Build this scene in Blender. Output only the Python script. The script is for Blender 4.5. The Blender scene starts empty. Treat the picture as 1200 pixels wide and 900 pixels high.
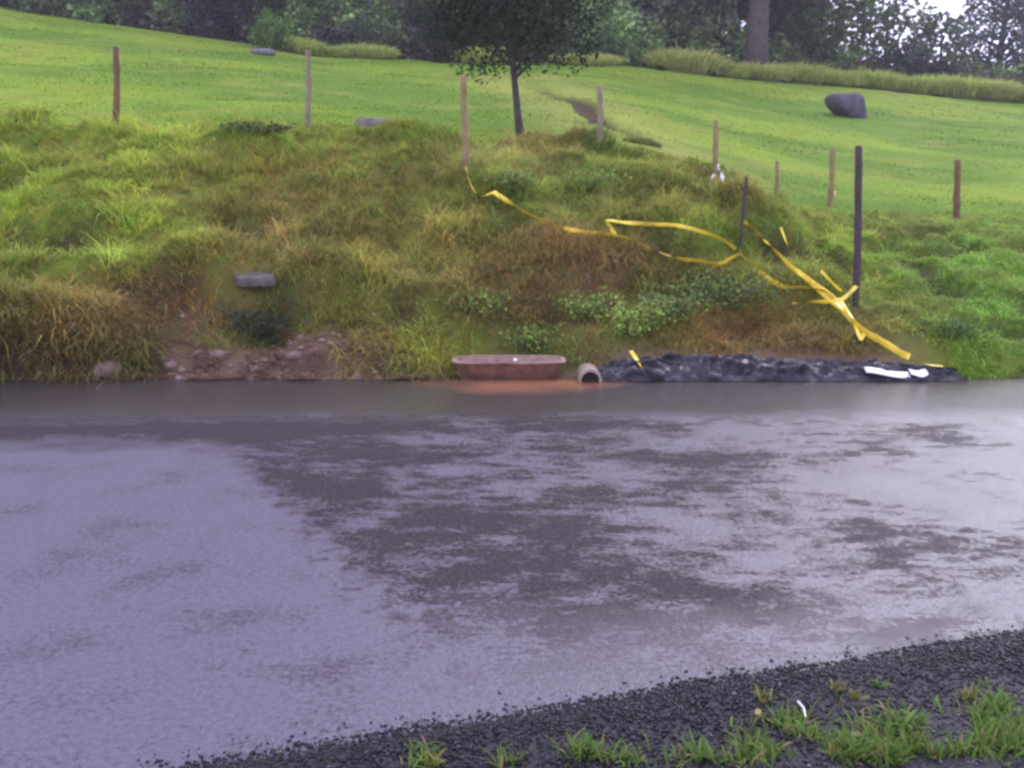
import bpy, math, random
import numpy as np
from mathutils import Vector

random.seed(7)
RNG = np.random.default_rng(11)
R = math.radians

# ------------------------------------------------------------------ camera, sky, sun, exposure
scene = bpy.context.scene
CAM_H, PITCH, FPX = 1.6, math.atan(200 / 1153.0), 1153.0      # eye height, downward tilt, focal length in photo pixels
cam_data = bpy.data.cameras.new('camera')
cam_data.sensor_width = 36.0
cam_data.lens = 36.0 * FPX / 1200.0
cam_data.clip_start = 0.05
cam_data.clip_end = 2000.0
cam = bpy.data.objects.new('camera', cam_data)
scene.collection.objects.link(cam)
cam.location = (0, 0, CAM_H)
cam.rotation_euler = (math.pi / 2 - PITCH, 0, 0)
scene.camera = cam

SUN_EL, SUN_AZ = R(40), R(30)          # azimuth measured from +Y (view direction) towards +X
world = bpy.data.worlds.new('World')
scene.world = world
world.use_nodes = True
wn, wl = world.node_tree.nodes, world.node_tree.links
wn.clear()
w_out = wn.new('ShaderNodeOutputWorld')
w_bg = wn.new('ShaderNodeBackground')
w_sky = wn.new('ShaderNodeTexSky')
w_sky.sky_type = 'NISHITA'
w_sky.sun_disc = False
w_sky.sun_elevation = SUN_EL
w_sky.sun_rotation = SUN_AZ
w_sky.air_density = 1.0
w_sky.dust_density = 4.0
w_sky.ozone_density = 1.0
w_mix = wn.new('ShaderNodeMix'); w_mix.data_type = 'RGBA'
w_cloud = wn.new('ShaderNodeTexNoise')
w_cloud.inputs['Scale'].default_value = 2.2
w_cloud.inputs['Detail'].default_value = 5
w_geo = wn.new('ShaderNodeTexCoord')
w_ramp = wn.new('ShaderNodeValToRGB')
w_ramp.color_ramp.elements[0].position = 0.25
w_ramp.color_ramp.elements[0].color = (13.3, 12.7, 18.8, 1)
w_ramp.color_ramp.elements[1].position = 0.75
w_ramp.color_ramp.elements[1].color = (17.1, 16.4, 23.8, 1)
wl.new(w_geo.outputs['Generated'], w_cloud.inputs['Vector'])
wl.new(w_cloud.outputs['Fac'], w_ramp.inputs['Fac'])
w_mix.inputs['Factor'].default_value = 0.93
wl.new(w_sky.outputs['Color'], w_mix.inputs['A'])
wl.new(w_ramp.outputs['Color'], w_mix.inputs['B'])
wl.new(w_mix.outputs['Result'], w_bg.inputs['Color'])
w_bg.inputs['Strength'].default_value = 0.10
wl.new(w_bg.outputs['Background'], w_out.inputs['Surface'])

sun_data = bpy.data.lights.new('sun', 'SUN')
sun_data.energy = 1.5
sun_data.angle = R(25)
sun_data.color = (1.0, 0.965, 0.91)
sun = bpy.data.objects.new('sun', sun_data)
scene.collection.objects.link(sun)
to_sun = Vector((math.sin(SUN_AZ) * math.cos(SUN_EL), math.cos(SUN_AZ) * math.cos(SUN_EL), math.sin(SUN_EL)))
sun.rotation_euler = (-to_sun).to_track_quat('-Z', 'Y').to_euler()
sun.location = (20, 20, 40)

scene.view_settings.view_transform = 'Standard'
scene.view_settings.look = 'None'
scene.view_settings.gamma = 1.0
scene.view_settings.exposure = 0.4
scene.view_settings.use_curve_mapping = False
scene.render.engine = 'CYCLES'
scene.cycles.use_denoising = True
scene.cycles.filter_width = 2.8            # a soft phone lens
scene.cycles.max_bounces = 6

# ------------------------------------------------------------------ pixel helpers (where things stand in the place)
CP, SP = math.cos(PITCH), math.sin(PITCH)
def ray(u, v):
    a, b = (u - 600.0) / FPX, (450.0 - v) / FPX
    return np.array([a, CP + b * SP, -SP + b * CP])
def on_depth(u, v, Y):
    d = ray(u, v); t = Y / d[1]
    return np.array([d[0] * t, Y, CAM_H + d[2] * t])
def on_plane(u, v, z=0.0):
    d = ray(u, v); t = (z - CAM_H) / d[2]
    return np.array([d[0] * t, d[1] * t, z])
def to_px(P):
    P = np.asarray(P, float); x, y, z = P[..., 0], P[..., 1], P[..., 2] - CAM_H
    f = y * CP - z * SP; up = y * SP + z * CP
    return 600 + FPX * x / f, 450 - FPX * up / f

def hash2(i, j, s):
    h = np.sin(i * 127.1 + j * 311.7 + s * 74.7) * 43758.5453
    return h - np.floor(h)
def vnoise(x, y, s=0):
    i, j = np.floor(x), np.floor(y); fx, fy = x - i, y - j
    fx, fy = fx * fx * (3 - 2 * fx), fy * fy * (3 - 2 * fy)
    a, b, c, d = hash2(i, j, s), hash2(i + 1, j, s), hash2(i, j + 1, s), hash2(i + 1, j + 1, s)
    return (a + (b - a) * fx) * (1 - fy) + (c + (d - c) * fx) * fy
def fbm(x, y, s=0, o=4):
    r, a, t = 0, 0.5, 0
    for k in range(o):
        r = r + a * vnoise(x * 2 ** k, y * 2 ** k, s + k); t += a; a *= 0.5
    return r / t
def sstep(x, a, b):
    t = np.clip((x - a) / (b - a), 0, 1); return t * t * (3 - 2 * t)

# ------------------------------------------------------------------ materials
def new_mat(name):
    m = bpy.data.materials.new(name); m.use_nodes = True
    nt = m.node_tree; nt.nodes.clear()
    out = nt.nodes.new('ShaderNodeOutputMaterial'); b = nt.nodes.new('ShaderNodeBsdfPrincipled')
    nt.links.new(b.outputs['BSDF'], out.inputs['Surface'])
    return m, nt, b, out
def N(nt, t, **kw):
    n = nt.nodes.new(t)
    for k, v in kw.items(): setattr(n, k, v)
    return n
def noise(nt, scale, detail=4, rough=0.55, vec=None, kind='Object'):
    n = N(nt, 'ShaderNodeTexNoise'); n.inputs['Scale'].default_value = scale
    n.inputs['Detail'].default_value = detail; n.inputs['Roughness'].default_value = rough
    if vec is None:
        tc = N(nt, 'ShaderNodeTexCoord'); vec = tc.outputs[kind]
    nt.links.new(vec, n.inputs['Vector'])
    return n
def ramp(nt, fac, stops):
    r = N(nt, 'ShaderNodeValToRGB'); e = r.color_ramp.elements
    while len(e) < len(stops): e.new(0.5)
    for k, (p, c) in enumerate(stops):
        e[k].position = p; e[k].color = (c[0], c[1], c[2], 1) if hasattr(c, '__len__') else (c, c, c, 1)
    nt.links.new(fac, r.inputs['Fac'])
    return r
def bump(nt, h, b, strength=0.3, dist=0.02):
    bp = N(nt, 'ShaderNodeBump'); bp.inputs['Strength'].default_value = strength; bp.inputs['Distance'].default_value = dist
    nt.links.new(h, bp.inputs['Height']); nt.links.new(bp.outputs['Normal'], b.inputs['Normal'])
def mixf(nt, f, a, b):
    m = N(nt, 'ShaderNodeMix'); m.data_type = 'FLOAT'
    nt.links.new(f, m.inputs['Factor'])
    for s, v in (('A', a), ('B', b)):
        if hasattr(v, 'links') or hasattr(v, 'is_linked'): nt.links.new(v, m.inputs[s])
        else: m.inputs[s].default_value = v
    return m.outputs['Result']
def math_n(nt, op, a, b=None, c=None, clamp=False):
    m = N(nt, 'ShaderNodeMath', operation=op); m.use_clamp = clamp
    for k, v in enumerate((a, b, c)):
        if v is None: continue
        if hasattr(v, 'is_linked'): nt.links.new(v, m.inputs[k])
        else: m.inputs[k].default_value = v
    return m.outputs['Value']
def mixc(nt, f, a, b, mode='MIX'):
    m = N(nt, 'ShaderNodeMix'); m.data_type = 'RGBA'; m.blend_type = mode
    if hasattr(f, 'is_linked'): nt.links.new(f, m.inputs['Factor'])
    else: m.inputs['Factor'].default_value = f
    for s, v in (('A', a), ('B', b)):
        if hasattr(v, 'is_linked'): nt.links.new(v, m.inputs[s])
        else: m.inputs[s].default_value = (v[0], v[1], v[2], 1)
    return m.outputs['Result']

def solid(name, c1, c2, scale=8, rough=0.8, bstr=0.4, bscale=30, bdist=0.01):
    m, nt, b, _ = new_mat(name)
    n = noise(nt, scale, 5)
    nt.links.new(ramp(nt, n.outputs['Fac'], [(0.3, c1), (0.7, c2)]).outputs['Color'], b.inputs['Base Color'])
    b.inputs['Roughness'].default_value = rough
    bump(nt, noise(nt, bscale, 6, 0.65).outputs['Fac'], b, bstr, bdist)
    return m
def leafy(name, trans=0.25, rough=0.55):
    m, nt, b, out = new_mat(name)
    at = N(nt, 'ShaderNodeAttribute', attribute_name='Col')
    nt.links.new(at.outputs['Color'], b.inputs['Base Color'])
    b.inputs['Roughness'].default_value = rough
    b.inputs['Specular IOR Level'].default_value = 0.15
    tr = N(nt, 'ShaderNodeBsdfTranslucent'); nt.links.new(at.outputs['Color'], tr.inputs['Color'])
    mx = N(nt, 'ShaderNodeMixShader'); mx.inputs['Fac'].default_value = trans
    nt.links.new(b.outputs['BSDF'], mx.inputs[1]); nt.links.new(tr.outputs['BSDF'], mx.inputs[2])
    nt.links.new(mx.outputs['Shader'], out.inputs['Surface'])
    return m

M = {}
M['leaf'] = leafy('leaf_blades', 0.3, 0.75)
M['grass'] = leafy('grass_blades', 0.4, 0.65)
# hillside soil and turf: colour from the mesh attribute, broken up by noise
m, nt, b, _ = new_mat('turf_and_soil')
at = N(nt, 'ShaderNodeAttribute', attribute_name='Col')
n1 = noise(nt, 1.3, 6, 0.6); n2 = noise(nt, 14, 5, 0.7)
v1 = ramp(nt, n1.outputs['Fac'], [(0.3, 0.85), (0.7, 1.12)])
v2 = ramp(nt, n2.outputs['Fac'], [(0.3, 0.88), (0.7, 1.1)])
c = mixc(nt, 1.0, at.outputs['Color'], v1.outputs['Color'], 'MULTIPLY')
c = mixc(nt, 1.0, c, v2.outputs['Color'], 'MULTIPLY')
nt.links.new(c, b.inputs['Base Color']); b.inputs['Roughness'].default_value = 0.9
b.inputs['Specular IOR Level'].default_value = 0.05
bump(nt, n2.outputs['Fac'], b, 0.3, 0.05)
M['turf'] = m
M['bark'] = solid('bark', (0.035, 0.027, 0.026), (0.085, 0.068, 0.062), 5, 0.9, 0.8, 18, 0.03)
M['bark_pale'] = solid('bark_pale', (0.06, 0.05, 0.052), (0.12, 0.10, 0.10), 3, 0.9, 0.7, 10, 0.03)
M['post_tan'] = solid('post_wood_tan', (0.15, 0.105, 0.04), (0.30, 0.225, 0.10), 6, 0.85, 0.6, 40, 0.008)
M['post_red'] = solid('post_wood_red', (0.075, 0.04, 0.02), (0.20, 0.11, 0.045), 6, 0.85, 0.6, 40, 0.008)
M['post_grey'] = solid('post_wood_grey', (0.14, 0.115, 0.07), (0.27, 0.225, 0.145), 6, 0.85, 0.6, 40, 0.008)
M['post_dark'] = solid('post_wood_dark', (0.028, 0.02, 0.022), (0.07, 0.045, 0.045), 6, 0.8, 0.6, 40, 0.008)
M['clay'] = solid('rust_brown_trough', (0.045, 0.020, 0.012), (0.15, 0.060, 0.030), 9, 0.9, 0.5, 26, 0.01)
M['clay_rim'] = solid('trough_rim', (0.16, 0.095, 0.07), (0.27, 0.18, 0.14), 9, 0.7, 0.5, 30, 0.01)
M['soil'] = solid('soil', (0.10, 0.06, 0.04), (0.22, 0.145, 0.105), 9, 0.95, 0.9, 25, 0.03)
M['rock_pale'] = solid('pale_field_rock', (0.10, 0.09, 0.10), (0.19, 0.17, 0.185), 5, 0.9, 0.8, 14, 0.04)
M['rock'] = solid('field_rock', (0.025, 0.021, 0.028), (0.095, 0.08, 0.10), 3.5, 0.8, 0.7, 12, 0.04)
M['rubble'] = solid('rubble_stone', (0.11, 0.07, 0.058), (0.26, 0.185, 0.155), 6, 0.9, 0.6, 30, 0.01)
M['concrete'] = solid('weathered_concrete', (0.045, 0.042, 0.032), (0.16, 0.135, 0.115), 6, 0.85, 0.6, 30, 0.01)
M['white'] = solid('white_board', (0.72, 0.70, 0.73), (0.82, 0.81, 0.82), 5, 0.5, 0.2, 20, 0.005)
M['pipe'] = solid('pale_pipe', (0.16, 0.12, 0.09), (0.30, 0.235, 0.18), 14, 0.6, 0.3, 40, 0.005)
M['pipe_in'] = solid('pipe_inside', (0.03, 0.022, 0.02), (0.06, 0.042, 0.036), 14, 0.9, 0.5, 40, 0.01)
M['tape'] = None
m, nt, b, _ = new_mat('yellow_tape')
n1 = noise(nt, 5, 3)
nt.links.new(ramp(nt, n1.outputs['Fac'], [(0.35, (0.62, 0.45, 0.015)), (0.65, (0.80, 0.64, 0.05))]).outputs['Color'], b.inputs['Base Color'])
b.inputs['Roughness'].default_value = 0.35
M['tape'] = m
m, nt, b, _ = new_mat('black_sheeting')
n1 = noise(nt, 3, 5, 0.6)
nt.links.new(ramp(nt, n1.outputs['Fac'], [(0.35, (0.008, 0.007, 0.011)), (0.7, (0.03, 0.027, 0.04))]).outputs['Color'], b.inputs['Base Color'])
nt.links.new(ramp(nt, n1.outputs['Fac'], [(0.42, 0.75), (0.58, 0.3)]).outputs['Color'], b.inputs['Roughness'])
bump(nt, noise(nt, 14, 6, 0.6).outputs['Fac'], b, 0.7, 0.03)
M['sheeting'] = m
m, nt, b, _ = new_mat('wet_black_gravel')
at = N(nt, 'ShaderNodeAttribute', attribute_name='Col')
nt.links.new(at.outputs['Color'], b.inputs['Base Color']); b.inputs['Roughness'].default_value = 0.45; b.inputs['Specular IOR Level'].default_value = 0.3
M['gravel'] = m
m, nt, b, _ = new_mat('verge_dirt')
n1 = noise(nt, 9, 6, 0.65); n2 = noise(nt, 90, 4, 0.7)
nt.links.new(ramp(nt, n1.outputs['Fac'], [(0.35, (0.008, 0.007, 0.010)), (0.7, (0.024, 0.021, 0.028))]).outputs['Color'], b.inputs['Base Color'])
b.inputs['Roughness'].default_value = 0.5
bump(nt, n2.outputs['Fac'], b, 0.9, 0.02)
M['verge'] = m

# wet asphalt: a smooth water film that mirrors the bank, broken by coarser patches that scatter the sky
def asphalt():
    m, nt, b, _ = new_mat('wet_asphalt')
    tc = N(nt, 'ShaderNodeTexCoord'); sep = N(nt, 'ShaderNodeSeparateXYZ')
    nt.links.new(tc.outputs['Object'], sep.inputs['Vector'])
    X, Y = sep.outputs['X'], sep.outputs['Y']
    fine = noise(nt, 70, 4, 0.7); mid = noise(nt, 9, 5, 0.65)
    mp = N(nt, 'ShaderNodeMapping'); mp.inputs['Scale'].default_value = (0.75, 1.0, 1); mp.inputs['Rotation'].default_value = (0, 0, 0.35)
    nt.links.new(tc.outputs['Object'], mp.inputs['Vector'])
    big = noise(nt, 1.15, 7, 0.68, mp.outputs['Vector'])
    wob = noise(nt, 2.2, 4, 0.6)
    # older coarse lane on the left of a straight seam
    p1, p2 = on_plane(300, 560), on_plane(610, 830)
    nx, ny = (p2[1] - p1[1]), -(p2[0] - p1[0]); L = math.hypot(nx, ny); nx, ny = nx / L, ny / L
    if nx * (-5) + ny * 0 < nx * p1[0] + ny * p1[1]: nx, ny = -nx, -ny     # positive towards the left
    s = math_n(nt, 'MULTIPLY_ADD', X, nx, math_n(nt, 'MULTIPLY', Y, ny))
    s = math_n(nt, 'SUBTRACT', s, nx * p1[0] + ny * p1[1])
    s = math_n(nt, 'ADD', s, math_n(nt, 'MULTIPLY', math_n(nt, 'SUBTRACT', mid.outputs['Fac'], 0.5), math_n(nt, 'MULTIPLY_ADD', Y, -0.42, 3.0)))
    seam = math_n(nt, 'MULTIPLY_ADD', s, 5.0, 0.5, clamp=True)
    yb = math_n(nt, 'ADD', Y, math_n(nt, 'MULTIPLY', math_n(nt, 'SUBTRACT', wob.outputs['Fac'], 0.5), 1.1))
    upper = math_n(nt, 'MULTIPLY_ADD', yb, -2.2, 2.2 * 6.75 + 0.5, clamp=True)
    coarse = math_n(nt, 'MULTIPLY', seam, upper)
    # elsewhere the water film has drained off in patches: 0 = bare dark asphalt, 1 = film that mirrors the sky
    mp2 = N(nt, 'ShaderNodeMapping'); mp2.inputs['Scale'].default_value = (0.8, 1.5, 1); mp2.inputs['Rotation'].default_value = (0, 0, 0.2)
    nt.links.new(tc.outputs['Object'], mp2.inputs['Vector'])
    streak = noise(nt, 6, 8, 0.8, mp2.outputs['Vector']); grain = noise(nt, 38, 5, 0.8)
    pf = math_n(nt, 'ADD', big.outputs['Fac'], math_n(nt, 'MULTIPLY', math_n(nt, 'SUBTRACT', streak.outputs['Fac'], 0.5), 0.75))
    pf = math_n(nt, 'ADD', pf, math_n(nt, 'MULTIPLY', math_n(nt, 'SUBTRACT', grain.outputs['Fac'], 0.5), 0.48))
    pf = math_n(nt, 'ADD', pf, math_n(nt, 'MULTIPLY', math_n(nt, 'SUBTRACT', X, 0.8), 0.038))
    patch = ramp(nt, pf, [(0.45, 0.0), (0.57, 1.0)]).outputs['Color']
    near = math_n(nt, 'MULTIPLY_ADD', yb, -1.1, 1.1 * 3.55 + 0.5, clamp=True)
    left_wear = ramp(nt, math_n(nt, 'ADD', wob.outputs['Fac'], math_n(nt, 'MULTIPLY', math_n(nt, 'SUBTRACT', grain.outputs['Fac'], 0.5), 0.9)), [(0.26, 0.4), (0.48, 1.0)]).outputs['Color']
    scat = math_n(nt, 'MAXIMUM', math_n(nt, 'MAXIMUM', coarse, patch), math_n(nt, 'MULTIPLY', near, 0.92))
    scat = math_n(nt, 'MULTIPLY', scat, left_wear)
    wet_grain = ramp(nt, noise(nt, 55, 4, 0.8).outputs['Fac'], [(0.50, 0.0), (0.68, 0.24)]).outputs['Color']
    scat = math_n(nt, 'MAXIMUM', scat, wet_grain)
    # gutter: standing water up to the far edge
    gy = math_n(nt, 'MULTIPLY_ADD', X, -0.018, Y)
    gy = math_n(nt, 'ADD', gy, math_n(nt, 'MULTIPLY', math_n(nt, 'SUBTRACT', wob.outputs['Fac'], 0.5), 0.55))
    gy = math_n(nt, 'ADD', gy, math_n(nt, 'MULTIPLY', math_n(nt, 'SUBTRACT', streak.outputs['Fac'], 0.5), 0.9))
    gut = math_n(nt, 'MULTIPLY_ADD', math_n(nt, 'SUBTRACT', gy, 7.75), 2.2, 0.5, clamp=True)
    gut = math_n(nt, 'MULTIPLY', gut, ramp(nt, grain.outputs['Fac'], [(0.35, 0.72), (0.6, 1.0)]).outputs['Color'])
    lip = math_n(nt, 'SUBTRACT', 1.0, math_n(nt, 'MULTIPLY', math_n(nt, 'ABSOLUTE', math_n(nt, 'SUBTRACT', gy, 7.54)), 22.0), clamp=True)
    lip = math_n(nt, 'MULTIPLY', lip, ramp(nt, streak.outputs['Fac'], [(0.35, 0.1), (0.6, 1.0)]).outputs['Color'])
    dry = math_n(nt, 'SUBTRACT', 1.0, gut)
    film = math_n(nt, 'MULTIPLY', scat, dry)
    rough_film = math_n(nt, 'MULTIPLY_ADD', fine.outputs['Fac'], 0.20, mixf(nt, math_n(nt, 'MULTIPLY_ADD', X, 0.45, 0.1, clamp=True), 0.27, 0.13))
    r_ = mixf(nt, scat, 0.30, rough_film)
    r_ = mixf(nt, gut, r_, math_n(nt, 'MULTIPLY_ADD', streak.outputs['Fac'], 0.34, 0.03))
    nt.links.new(r_, b.inputs['Roughness'])
    sp = mixf(nt, scat, 0.03, 0.82); sp = mixf(nt, gut, sp, 0.45); nt.links.new(sp, b.inputs['Specular IOR Level'])
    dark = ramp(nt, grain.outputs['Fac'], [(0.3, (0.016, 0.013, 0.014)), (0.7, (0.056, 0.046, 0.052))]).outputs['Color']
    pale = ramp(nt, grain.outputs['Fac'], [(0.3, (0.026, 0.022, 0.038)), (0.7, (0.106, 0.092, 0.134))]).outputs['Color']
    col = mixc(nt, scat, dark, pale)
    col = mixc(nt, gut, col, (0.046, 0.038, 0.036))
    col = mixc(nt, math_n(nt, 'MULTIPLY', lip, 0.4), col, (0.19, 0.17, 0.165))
    # orange mud washed out of the basin, with the basin's reflection painted in
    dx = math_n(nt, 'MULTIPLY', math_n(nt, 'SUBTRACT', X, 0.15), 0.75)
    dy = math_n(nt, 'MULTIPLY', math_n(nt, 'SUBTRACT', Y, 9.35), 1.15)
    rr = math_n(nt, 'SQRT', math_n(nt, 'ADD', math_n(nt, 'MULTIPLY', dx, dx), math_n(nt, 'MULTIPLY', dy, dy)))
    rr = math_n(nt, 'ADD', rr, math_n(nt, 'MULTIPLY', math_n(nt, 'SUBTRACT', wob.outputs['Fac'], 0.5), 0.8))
    silt_reflection = math_n(nt, 'MULTIPLY_ADD', rr, -1.6, 1.35, clamp=True)
    col = mixc(nt, math_n(nt, 'MULTIPLY', silt_reflection, 0.75), col, (0.30, 0.13, 0.06))
    speck = noise(nt, 130, 3, 0.8); col = mixc(nt, 1.0, col, ramp(nt, speck.outputs['Fac'], [(0.32, 0.55), (0.5, 1.0), (0.72, 1.7)]).outputs['Color'], 'MULTIPLY')
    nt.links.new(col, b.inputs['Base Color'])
    h = math_n(nt, 'ADD', math_n(nt, 'MULTIPLY', fine.outputs['Fac'], math_n(nt, 'MULTIPLY_ADD', dry, 0.8, 0.08)), math_n(nt, 'MULTIPLY', mid.outputs['Fac'], 0.05))
    bump(nt, h, b, 0.5, 0.012)
    b.inputs['IOR'].default_value = 1.45
    return m
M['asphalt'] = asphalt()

# ------------------------------------------------------------------ mesh helpers
def link(o, parent=None):
    scene.collection.objects.link(o)
    if parent is not None: o.parent = parent
    return o
def mesh_obj(name, V, F, mat, parent=None, col=None, smooth=False):
    """V (n,3); F: list/array of equal-length faces, or a list of arrays of different lengths; ONE mesh object."""
    me = bpy.data.meshes.new(name)
    V = np.asarray(V, np.float32)
    groups = F if isinstance(F, list) and len(F) and isinstance(F[0], np.ndarray) and F[0].ndim == 2 else [np.asarray(F, np.int32)]
    me.vertices.add(len(V)); me.vertices.foreach_set('co', V.ravel())
    idx = np.concatenate([g.ravel() for g in groups]).astype(np.int32)
    tot = np.concatenate([np.full(len(g), g.shape[1], np.int32) for g in groups])
    start = np.concatenate([[0], np.cumsum(tot)[:-1]]).astype(np.int32)
    me.loops.add(len(idx)); me.loops.foreach_set('vertex_index', idx)
    me.polygons.add(len(tot)); me.polygons.foreach_set('loop_start', start); me.polygons.foreach_set('loop_total', tot)
    if smooth: me.polygons.foreach_set('use_smooth', np.ones(len(tot), bool))
    me.update(calc_edges=True)
    if col is not None:
        a = me.color_attributes.new('Col', 'FLOAT_COLOR', 'POINT')
        c = np.ones((len(V), 4), np.float32); c[:, :3] = col
        a.data.foreach_set('color', c.ravel())
    me.materials.append(mat)
    return link(bpy.data.objects.new(name, me), parent)
def tag(o, label=None, cat=None, group=None, kind=None):
    if label: o['label'] = label
    if cat: o['category'] = cat
    if group: o['group'] = group
    if kind: o['kind'] = kind
    return o
def empty(name, loc):
    o = bpy.data.objects.new(name, None); o.location = [float(q) for q in loc]; o.empty_display_size = 0.2
    return link(o)
def tube(path, radii, sides=8, caps=True, jitter=0.0, seed=0):
    path = np.asarray(path, float); n = len(path); rg = np.random.default_rng(seed)
    V, F = [], []
    for k in range(n):
        t = path[min(k + 1, n - 1)] - path[max(k - 1, 0)]; t = t / (np.linalg.norm(t) + 1e-9)
        a = np.cross(t, [0.13, 0.99, 0.05]); 
        if np.linalg.norm(a) < 0.2: a = np.cross(t, [1, 0, 0])
        a /= np.linalg.norm(a); b_ = np.cross(t, a)
        for j in range(sides):
            an = 2 * math.pi * j / sides; rr = radii[k] * (1 + jitter * (rg.random() - 0.5))
            V.append(path[k] + rr * (math.cos(an) * a + math.sin(an) * b_))
    for k in range(n - 1):
        for j in range(sides):
            F.append([k * sides + j, k * sides + (j + 1) % sides, (k + 1) * sides + (j + 1) % sides, (k + 1) * sides + j])
    V = np.array(V); F = np.array(F, np.int32)
    groups = [F]
    if caps:
        c0, c1 = len(V), len(V) + 1
        V = np.vstack([V, path[0], path[-1]])
        T = [[c0, (j + 1) % sides, j] for j in range(sides)] + [[c1, (n - 1) * sides + j, (n - 1) * sides + (j + 1) % sides] for j in range(sides)]
        groups.append(np.array(T, np.int32))
    return V, groups
def merge(parts):
    V, T, Q, o = [], [], [], 0
    for v, gs in parts:
        V.append(v)
        for g in gs: (T if g.shape[1] == 3 else Q).append(g + o)
        o += len(v)
    out = []
    if Q: out.append(np.concatenate(Q))
    if T: out.append(np.concatenate(T))
    return np.vstack(V), out
def lumpy(seed, rx, ry, rz, sub=2, rough=0.25, flat=None):
    """a faceted stone: icosphere pushed about by noise"""
    import bmesh
    bm = bmesh.new(); bmesh.ops.create_icosphere(bm, subdivisions=sub, radius=1.0)
    V = np.array([v.co[:] for v in bm.verts]); F = np.array([[v.index for v in f.verts] for f in bm.faces], np.int32); bm.free()
    n = fbm(V[:, 0] * 1.7 + seed * 3.1 + V[:, 2], V[:, 1] * 1.7 + V[:, 2] * 1.3 + seed, seed, 3) - 0.5
    V = V * (1 + rough * 2 * n)[:, None]
    V = np.sign(V) * np.abs(V) ** 0.75
    V = V * [rx, ry, rz]
    if flat is not None: V[:, 2] = np.minimum(V[:, 2], flat)
    return V, [F]
def blades(root, dirn, length, lean, droop, width, col, segs=3, tip=None):
    """grass blades, each a bent tapering strip"""
    n = len(root); dirn = dirn / (np.linalg.norm(dirn, axis=1, keepdims=True) + 1e-9)
    side = np.stack([-dirn[:, 1], dirn[:, 0]], 1)
    tw = RNG.uniform(-0.9, 0.9, n)[:, None]
    wd = side * np.cos(tw) + dirn * np.sin(tw)
    wd3 = np.concatenate([wd, np.zeros((n, 1))], 1)
    P = root.copy(); V = np.zeros((n, 2 * segs + 1, 3))
    for k in range(segs):
        w = (width * (1 - 0.75 * (k / segs) ** 1.5))[:, None] * 0.5
        V[:, 2 * k] = P - wd3 * w; V[:, 2 * k + 1] = P + wd3 * w
        th = lean + droop * (k + 0.5) / segs
        st = length / segs
        P = P + np.concatenate([dirn * (st * np.sin(th))[:, None], (st * np.cos(th))[:, None]], 1)
    V[:, 2 * segs] = P
    base = (np.arange(n) * (2 * segs + 1))[:, None]
    T = []
    for k in range(segs - 1):
        T += [[2 * k, 2 * k + 1, 2 * k + 3], [2 * k, 2 * k + 3, 2 * k + 2]]
    T.append([2 * segs - 2, 2 * segs - 1, 2 * segs])
    F = (base[:, None, :] + np.array(T)[None, :, :]).reshape(-1, 3).astype(np.int32)
    C = np.repeat(col[:, None, :], 2 * segs + 1, axis=1)
    if tip is not None:
        C[:, 2 * segs] = tip; C[:, 2 * segs - 2:2 * segs] = 0.5 * C[:, 2 * segs - 2:2 * segs] + 0.5 * tip[:, None, :]
    return V.reshape(-1, 3), F, C.reshape(-1, 3)
def leaves(P, size, col, aspect=0.55, up=0.5):
    """leaf-sized bent quads at points P"""
    n = len(P)
    d = RNG.normal(size=(n, 3)); d[:, 2] *= 0.7; d /= np.linalg.norm(d, axis=1, keepdims=True)
    nr = RNG.normal(size=(n, 3)); nr[:, 2] += up * 2
    s = np.cross(d, nr); s /= np.linalg.norm(s, axis=1, keepdims=True) + 1e-9
    sz = (size if hasattr(size, '__len__') else np.full(n, size))[:, None]
    q = np.cross(s, d)
    V = np.stack([P - d * sz * 0.5, P + s * sz * aspect * 0.5 + q * sz * 0.08, P + d * sz * 0.5 - q * sz * 0.06, P - s * sz * aspect * 0.5 + q * sz * 0.08], 1)
    F = (np.arange(n) * 4)[:, None] + np.array([[0, 1, 2, 3]])
    return V.reshape(-1, 3), F.astype(np.int32), np.repeat(col, 4, axis=0)

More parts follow.
